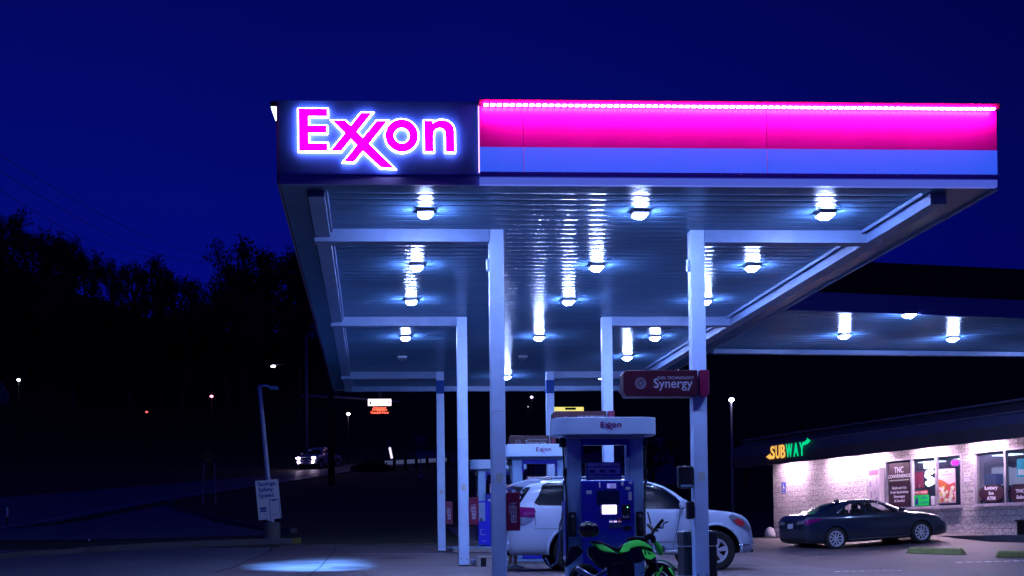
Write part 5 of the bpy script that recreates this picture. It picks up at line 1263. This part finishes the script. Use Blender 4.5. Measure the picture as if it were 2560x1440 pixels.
mb = MB(); mb.box(-bw*.40, -bw*.12, -.019, -.0155, -bh*.24, -bh*.18); mb.box(-bw*.40, -bw*.12, -.019, -.0155, -bh*.30, -bh*.25); mb.build('card_blocks', m_textd, bd)
MB().tube([(bw*.12, -.018, -bh*.42), (bw*.2, -.018, -bh*.39), (bw*.3, -.018, -bh*.41), (bw*.34, -.018, -bh*.38)], .008, 6).build('doodle', m_textd, bd)
MB().box(-bw*.12, bw*.18, -.02, .02, -bh*.5-.05, -bh*.5-.001).build('foot_tab', m_post, ps)

# ------------------------------------------------------------------ street things
m_pole = mat('pole_wood', (.014, .012, .016), .8); m_polew = mat('pole_steel', (.16, .17, .26), .5)
def street_light(px, py, Y, label, col, s, r=.16, pole=True, arm=0, name='street_lamp', cat='street lamp', m=m_pole, squash=.7):
    p = P(px, py, Y); zg = H(p.x+arm, Y)
    t = thing(name, label, cat, (p.x+arm, Y, zg)); h = p.z-zg
    if h > .3 and pole:
        MB().tube([(0, 0, -.2), (0, 0, h+.1)], [.08, .05], 8).build('pole', m, t, smooth=True)
    if arm: MB().tube([(0, 0, h+.1), (-arm*.5, 0, h+.2), (-arm, 0, h+.12)], .04, 6).build('arm', m, t, smooth=True)
    MB().prism([(-r*.8, .0), (r*.8, .0), (r*.5, .08), (-r*.5, .08)], -.1, .1).build('hood', m_black, t, loc=(-arm, .0, h+r*squash), bevel=.02)
    b_ = MB(); b_.lathe([(0.001, -r*squash), (r*.7, -r*squash*.7), (r, 0), (r*.7, r*squash*.7), (.001, r*squash)], 16, 'z')
    b_.build('lens', emis('lamp_'+name, col, s), t, smooth=True, loc=(-arm, -.05, h))
    return t
street_light(683, 916, 105, 'lit cobra-head street lamp above the leaning post', (.75, .8, 1), 16, .2, arm=2.2, squash=.45)
street_light(47, 950, 110, 'bright bluish white lamp at the far left edge', (.75, .95, 1), 12, .15)
street_light(871, 1035, 108, 'bright violet-white lamp left of the lit church sign', (1, .8, 1), 22, .15)
street_light(1329, 993, 112, 'small violet lamp seen between the front columns', (.7, .45, 1), 10, .13)
street_light(1692, 926, 100, 'violet-white lamp just above the crimson Synergy sign', (.85, .7, 1), 16, .13)
street_light(1828, 1000, 62, 'lamp on a slim pole right of the front right column', (.75, .75, 1), 24, .14, m=m_polew)
street_light(367, 1030, 112, 'small dim red light on the dark hillside', (1, .15, .15), 1.4, .13, name='tail_lamp', cat='light')
street_light(1320, 1017, 112, 'tiny pale lamp just below the violet lamp', (.5, .7, .6), 1.2, .07)
# red lit signal
t = street_light(529, 991, 96, 'glowing pink-red traffic signal left of the street lamp', (1, .22, .4), 5, .14, name='traffic_signal', cat='traffic signal')
# mast arm signal pole
b_ = G(768, 1150); hp = P(767, 838, b_.y)
t = thing('signal_mast', 'tall slim pole with long horizontal mast arm behind the pickup', 'signal mast', tuple(b_))
MB().tube([(0, 0, -.2), (0, 0, hp.z-b_.z)], [.16, .09], 10).build('pole', m_polew, t, smooth=True)
e0, e1, e2 = P(755, 989, b_.y), P(880, 995, b_.y), P(1000, 1005, b_.y)
MB().tube([tuple(Vector(e)-Vector(b_)) for e in (e0, e1, e2)], [.13, .12, .08], 8).build('mast_arm', m_polew, t, smooth=True)
for f in (.35, .8):
    p = Vector(e0).lerp(Vector(e2), f)-Vector(b_); MB().box(p.x-.2, p.x+.2, p.y-.15, p.y+.15, p.z+.12, p.z+.9).build('signal_head', m_black, t, bevel=.03)
# dark utility pole in front
b_ = G(829, 1212)
t = thing('utility_pole', 'thick dark utility pole standing in the grass right of the pickup', 'utility pole', tuple(b_))
MB().tube([(0, 0, -.2), (-.05, 0, 12.5)], [.24, .17], 12).build('pole', m_pole, t, smooth=True)
MB().box(-1.2, 1.2, -.08, .08, 11.6, 11.75).build('crossarm', m_pole, t)
# church sign
Yc = 108; a, b2, c2 = P(920, 998, Yc), P(978, 1014, Yc), P(965, 1035, Yc)
zg = H((a.x+b2.x)/2, Yc)
t = thing('message_sign', 'lit white sign board over red electronic message at the road', 'sign', ((a.x+b2.x)/2, Yc, zg))
w_ = b2.x-a.x
bd = MB().box(-w_/2, w_/2, -.1, .1, b2.z-zg, a.z-zg).build('lit_board', emis('church_white', (1, .82, .92), 2.6), t)
mb = MB(); mb.prism([(-w_*.42, b2.z-zg+.35), (-w_*.35, b2.z-zg+.35), (-w_*.35, b2.z-zg+.15), (-w_*.385, b2.z-zg+.08), (-w_*.42, b2.z-zg+.15)], -.105, -.1005); mb.ring((w_*.4, b2.z-zg+.26), .13, .05, -.105, -.1005, 12); mb.build('emblem', m_dark, bd)
m_led2 = emis('led_text', (1, .12, .06), 2.2)
ds = MB().box(-w_*.33, w_*.33, -.08, .08, c2.z-zg-.1, b2.z-zg-.03).build('message_panel', m_black, t)
for s_, zz in (('Volunteer', .80), ('Firefighters', .56), ('Needed Now', .18)): text(s_, .26, m_led2, ds, (0, -.085, c2.z-zg+zz*(b2.z-c2.z)*.9), 'message', bold=.012, sx_=1.05)
MB().tube([(0, 0, -.2), (0, 0, c2.z-zg-.1)], .1, 8).build('post', m_pole, t)
# billboard
a, b2 = P(1381, 1018, 112), P(1459, 1046, 112); zg = H(a.x+1, 112)
t = thing('lit_billboard', 'yellow lit sign partly hidden behind the crimson sign of pump 1', 'sign', ((a.x+b2.x)/2, 112, zg)); w_ = b2.x-a.x
MB().box(-w_/2, w_/2, -.1, .1, b2.z-zg, a.z-zg).build('face', emis('bill_yellow', (1, .85, .22), 1.0), t)
MB().box(-w_*.1, w_*.25, -.11, -.101, a.z-zg-.25, a.z-zg-.05).build('print', m_dark, t.children[0])
for s_ in (-1, 1): MB().tube([(s_*w_*.3, 0, -.2), (s_*w_*.3, 0, b2.z-zg)], .08, 8).build('post', m_pole, t)
# guard rail
g0, g1 = G(958, 1176), G(1100, 1168)
t = thing('guard_rail', 'pale guard rail on dark posts beyond the grass at right of the road', 'guard rail', tuple(g0))
d = Vector(g1)-Vector(g0); d *= 1.15
MB().tube([(0, 0, .6), tuple(d+Vector((0, 0, .6)))], .0001, 4)
rl = MB(); nn = Vector((0, -.05, 0))
for z0_, z1_, o_ in ((.42, .54, 0), (.54, .62, -.06), (.62, .74, 0)):
    rl.face([Vector((0, o_-.05, z0_)), d+Vector((0, o_-.05, z0_)), d+Vector((0, -.05+(-.06 if o_ == 0 and z0_ < .5 else 0), z1_)), Vector((0, -.05+(-.06 if o_ == 0 and z0_ < .5 else 0), z1_))])
rail = rl.build('rail', mat('rail_pale', (.6, .65, .8), .4, emit=(.18, .22, .4), es=.25), t); so = rail.modifiers.new('s', 'SOLIDIFY'); so.thickness = .02  # faint emission paints the rail as if lit
for k in range(7):
    p = d*(k/6.0); MB().box(p.x-.12, p.x+.12, p.y-.2, p.y+.05, p.z-.3, p.z+.85).build('post', m_pole, t)
# reflective marker
b_ = G(985, 1172); tpp = P(970, 1098, b_.y)
t = thing('guy_marker', 'slanted guy wire with bright reflective sleeve near the guard rail', 'guy wire', tuple(b_)); v = tpp-Vector(b_)
MB().tube([(0, 0, 0), v], .035, 6).build('wire', m_polew, t); MB().tube([v*.35, v*.72], .09, 8).build('sleeve', emis('reflector', (.8, .75, 1), 1.3), t)  # sleeve emission stands in for reflected light
# road sign back, small posts, diamond sign
def small_sign(px, ptop, pbot, pbase, w_, label, m, legs=1, poly=None, name='road_sign'):
    b_ = G(px, pbase); a, c = P(px, ptop, b_.y), P(px, pbot, b_.y)
    t = thing(name, label, 'road sign', tuple(b_))
    for k in range(legs): MB().tube([((k-.5*(legs-1))*.7, 0, -.1), ((k-.5*(legs-1))*.55, 0, c.z-b_.z+.1)], .045, 6).build('post', m_polew, t)
    h = a.z-c.z; z0 = c.z-b_.z
    pl_ = poly(w_, z0, h) if poly else [(-w_/2, z0), (w_/2, z0), (w_/2, z0+h), (-w_/2, z0+h)]
    MB().prism(pl_, -.02, .0).build('plate', m, t)
small_sign(1052, 1088, 1112, 1190, .85, 'dark back of a square road sign left of the back column', mat('sign_back', (.05, .05, .08), .5))
small_sign(523, 1118, 1160, 1262, 1.2, 'dim yellow diamond warning sign on two posts at the grass edge', mat('dim_yellow', (.30, .22, .02), .6), 2, lambda w, z, h: [(0, z), (w/2, z+h/2), (0, z+h), (-w/2, z+h/2)])
def stub(px, pt, pb, label, m, r=.05):
    b_ = G(px, pb); a = P(px, pt, b_.y); t = thing('marker_post', label, 'marker post', tuple(b_))
    MB().tube([(0, 0, -.1), (0, 0, (a.z-b_.z)*.5)], r*.8, 8).build('stem', m_pole, t); MB().tube([(0, 0, (a.z-b_.z)*.5), (0, 0, a.z-b_.z)], r, 8).build('reflector', m, t)
stub(18, 1268, 1316, 'slim marker post with pale top at the far left of the driveway', mat('pale_marker', (.4, .45, .6), .5))
stub(1052, 1186, 1204, 'short pale marker post in the dark grass left of the back column', mat('pale_marker2', (.3, .35, .5), .5), .12)
stub(222, 1348, 1357, 'tiny pale stub by the left kerb', mat('pale_marker3', (.3, .35, .5), .5), .04)
# low dark shrub by the road
def leaf_blob(name, label, cat, loc, rx, ry, rz_, n_, seed, ls=.12, m=None, group=None):
    r_ = random.Random(seed); mb = MB()
    for _ in range(n_):
        u = Vector((r_.gauss(0, 1), r_.gauss(0, 1), r_.gauss(0, 1))).normalized()*(r_.random()**.4); c = Vector((u.x*rx, u.y*ry, abs(u.z)*rz_))
        a = Vector((r_.gauss(0, 1), r_.gauss(0, 1), r_.gauss(0, 1))).normalized(); b_ = a.cross(Vector((r_.random(), r_.random(), r_.random()))).normalized()
        mb.face([c-a*ls, c+b_*ls*.6, c+a*ls, c-b_*ls*.6])
    t = thing(name, label, cat, loc, 0, group); mb2 = MB().tube([(0, 0, -.1), (0, 0, rz_*.5)], .05, 6); mb2.build('stem', m_bark, t)
    me = bpy.data.meshes.new('leaves'); mb.bm.to_mesh(me); mb.bm.free(); me.materials.append(m or m_leaf); link('leaves', me, t); return t
b_ = G(930, 1176); leaf_blob('shrub', 'low dark shrub at the road edge left of the guard rail', 'shrub', tuple(b_), 1.7, .8, .8, 900, 3)
p = P(6, 975, 112); leaf_blob('lit_tree', 'lamp-lit bluish foliage at the far left edge', 'tree', (p.x-.5, 112, p.z-1.2), 1.1, 1, 1.9, 900, 5, .16, mat('lit_leaf', (.10, .2, .4), .7, var=.3))  # blue lamp light is painted into this leaf colour
# power lines
for k, (a, b_, lab) in enumerate((((-200, 262), (600, 652), 'uppermost'), ((-200, 300), (540, 662), 'second'), ((-200, 345), (430, 645), 'third'))):
    q0, q1 = P(*a, 58), P(*b_, 138)
    t = thing('power_line', '%s faint power line crossing the sky above the wooded hill' % lab, 'power line', tuple(q0))
    L = [Vector((0, 0, 0)).lerp(q1-q0, i/14)-Vector((0, 0, 1))*1.6*math.sin(PI*i/14) for i in range(15)]
    MB().tube(L, .015, 5).build('wire', m_black, t)

# ------------------------------------------------------------------ trees on the hill
def tree_mesh(seed, h=10, spread=1.0, leafy=.5):
    r_ = random.Random(seed); tr = MB(); tw = MB()
    def branch(p, d, L, rad_, depth):
        n_ = 3; pts = [p]; q_ = p; dd = d
        for i in range(n_):
            dd = (dd+Vector((r_.gauss(0, .13), r_.gauss(0, .13), r_.gauss(.03, .08)))).normalized(); q_ = q_+dd*L/n_; pts.append(q_)
        rs_ = [rad_*(1-.5*i/n_) for i in range(n_+1)]
        (tr if depth < 2 else tw).tube(pts, rs_, 5 if depth < 2 else 3, caps=False)
        if depth >= 4:
            if r_.random() < leafy:
                for _ in range(13):
                    c = pts[r_.randint(1, 3)]+Vector((r_.gauss(0, .22), r_.gauss(0, .22), r_.gauss(0, .2)))
                    a = Vector((r_.gauss(0, 1), r_.gauss(0, 1), r_.gauss(0, 1))).normalized(); b_ = a.cross(Vector((r_.random()+.1, r_.random(), r_.random()))).normalized(); s_ = r_.uniform(.07, .15)
                    tw.face([c-a*s_, c+b_*s_*.7, c+a*s_, c-b_*s_*.7])
            return
        k = 4 if depth == 0 else r_.randint(3, 4)
        for i in range(k):
            f = r_.uniform(.35, 1.0) if depth else r_.uniform(.45, 1.0)
            b0_ = pts[min(n_, int(f*n_))]
            ang = r_.uniform(0, 2*PI); tilt = r_.uniform(.35, .85)*spread
            ax = dd.orthogonal().normalized(); ax = Matrix.Rotation(ang, 3, dd)@ax
            nd = (Matrix.Rotation(tilt, 3, ax)@dd); nd.z = nd.z*.9+.18; nd.normalize()
            branch(b0_, nd, L*r_.uniform(.58, .78), rad_*.52, depth+1)
    branch(Vector((0, 0, -.3)), Vector((r_.gauss(0, .05), 0, 1)).normalized(), h*.42, .2, 0)
    mt = bpy.data.meshes.new('trunk'); tr.bm.to_mesh(mt); tr.bm.free(); mt.materials.append(m_bark)
    mc = bpy.data.meshes.new('crown'); tw.bm.to_mesh(mc); tw.bm.free(); mc.materials.append(m_leaf)
    top_ = max(v.co.z for v in mc.vertices)
    return mt, mc, top_
protos = [tree_mesh(s_, 10, sp2, lf) for s_, sp2, lf in ((1, .8, .5), (2, 1.0, .9), (3, .7, .3), (4, .95, .7), (5, .85, .9), (6, 1.1, .6))]
def plant_tree(x, y, h, k, rz_, label, group):
    mt, mc, tz = protos[k % 6]; s_ = h/tz
    t = thing('hill_tree', label, 'tree', (x, y, H(x, y)), rz_, group); t.scale = (s_*.95, s_*.95, s_)
    link('trunk', mt, t); link('crown', mc, t)
rt_ = random.Random(11)
named = {333: 'half-bare tree left of the skyline gap on the hill', 449: 'rounded tree with forked trunk at the skyline gap', 587: 'tallest thin-topped tree left of the canopy', 669: 'tall bushy-topped tree just left of the canopy', 15: 'tree at the top left end of the hill skyline'}
sky = ((-45, 500), (-15, 505), (15, 508), (40, 525), (64, 551), (95, 575), (122, 566), (155, 590), (183, 594), (215, 612), (250, 620), (290, 650), (333, 633), (368, 652), (400, 626), (449, 652), (500, 700), (547, 712), (587, 589), (604, 640), (622, 597), (648, 640), (669, 597), (694, 630), (715, 609), (738, 655), (765, 690), (800, 700))
for i, (px, py) in enumerate(sky):
    Y = 146+rt_.uniform(-2, 3); p = P(px, py, Y); h = p.z-H(p.x, Y)
    plant_tree(p.x, Y, max(4, h), {449: 1, 587: 2, 669: 1}.get(px, i), rt_.uniform(0, 6), named.get(px, 'dark half-bare tree in the skyline row along the wooded hill'), 'trees on the hill skyline')
for i in range(46):
    px = -60+i*19; k = min(sky, key=lambda s_: abs(s_[0]-px)); Y = rt_.uniform(128, 143); q = P(px, k[1]+rt_.uniform(60, 150), Y); h = q.z-H(q.x, Y)
    if h > 3: plant_tree(q.x, Y, min(h, 14), i+2, rt_.uniform(0, 6), 'dark tree in the dense rows just below the hill skyline', 'trees below the hill skyline')
for i in range(10):
    x = 22+i*6; Y = rt_.uniform(100, 120); plant_tree(x, Y, rt_.uniform(5, 8), i, rt_.uniform(0, 6), 'dark tree on the slope behind the store, lost in the night', 'trees behind the store')

# small wear: cracks and drips on the paving, scuffs and decals on the columns
m_crack = mat('crack_fill', (.015, .014, .016), .7)
rc = random.Random(21)
for (x0_, y0_, x1_, y1_) in ((-1, 27, 2.2, 31), (2.4, 34.2, 7, 36), (8.8, 26, 14, 29.5), (12, 33, 19, 31.6), (-2.8, 30.6, .8, 32.2), (9.7, 30, 13.2, 35)):
    pts = []
    for k in range(13):
        f = k/12; pts.append((x0_+(x1_-x0_)*f+rc.gauss(0, .08), y0_+(y1_-y0_)*f+rc.gauss(0, .12)))
    linestrip('pavement_crack', pts, .035, .014, m_crack, 40)
m_oil = mat('oil_stain', (.06, .045, .05), .62, var=.3, vscale=5)
for (x, y, r_) in ((7.9, 27.4, .5), (8.6, 31.5, .35), (-.6, 28.6, .4), (11.2, 30.4, .6), (6.4, 27.2, .3), (.6, 33.6, .5)):
    mb = MB(); pr_ = [(x+r_*rc.uniform(.6, 1.2)*math.cos(a), y+r_*1.6*rc.uniform(.6, 1.2)*math.sin(a)) for a in [2*PI*k/18 for k in range(18)]]
    mb.face([(a, b_, H(a, b_)+.013) for a, b_ in pr_]); structure(mb.build('oil_stain', m_oil))
cols = [o for o in can.children if o.name.startswith('column')]
for i, c in enumerate(cols):
    v = [c.data.vertices[k].co for k in range(len(c.data.vertices))]
    cx = sum(p.x for p in v)/len(v); cy = min(p.y for p in v); zb = min(p.z for p in v)
    MB().box(cx-.05, cx+.06, cy-.003, cy, zb+1.75, zb+1.90).build('number_plate', m_sticker, c)
    MB().box(cx-CW, cx+CW, cy-.0025, cy+.0, zb+2.9, zb+2.906).build('weld_seam', m_galv, c)
    for q_ in (-.07, .07): MB().lathe([(0, -.006), (.012, -.006), (.014, 0)], 8, 'y', (cx+q_, cy, zb+.22)).build('anchor_bolt', m_dark, c)
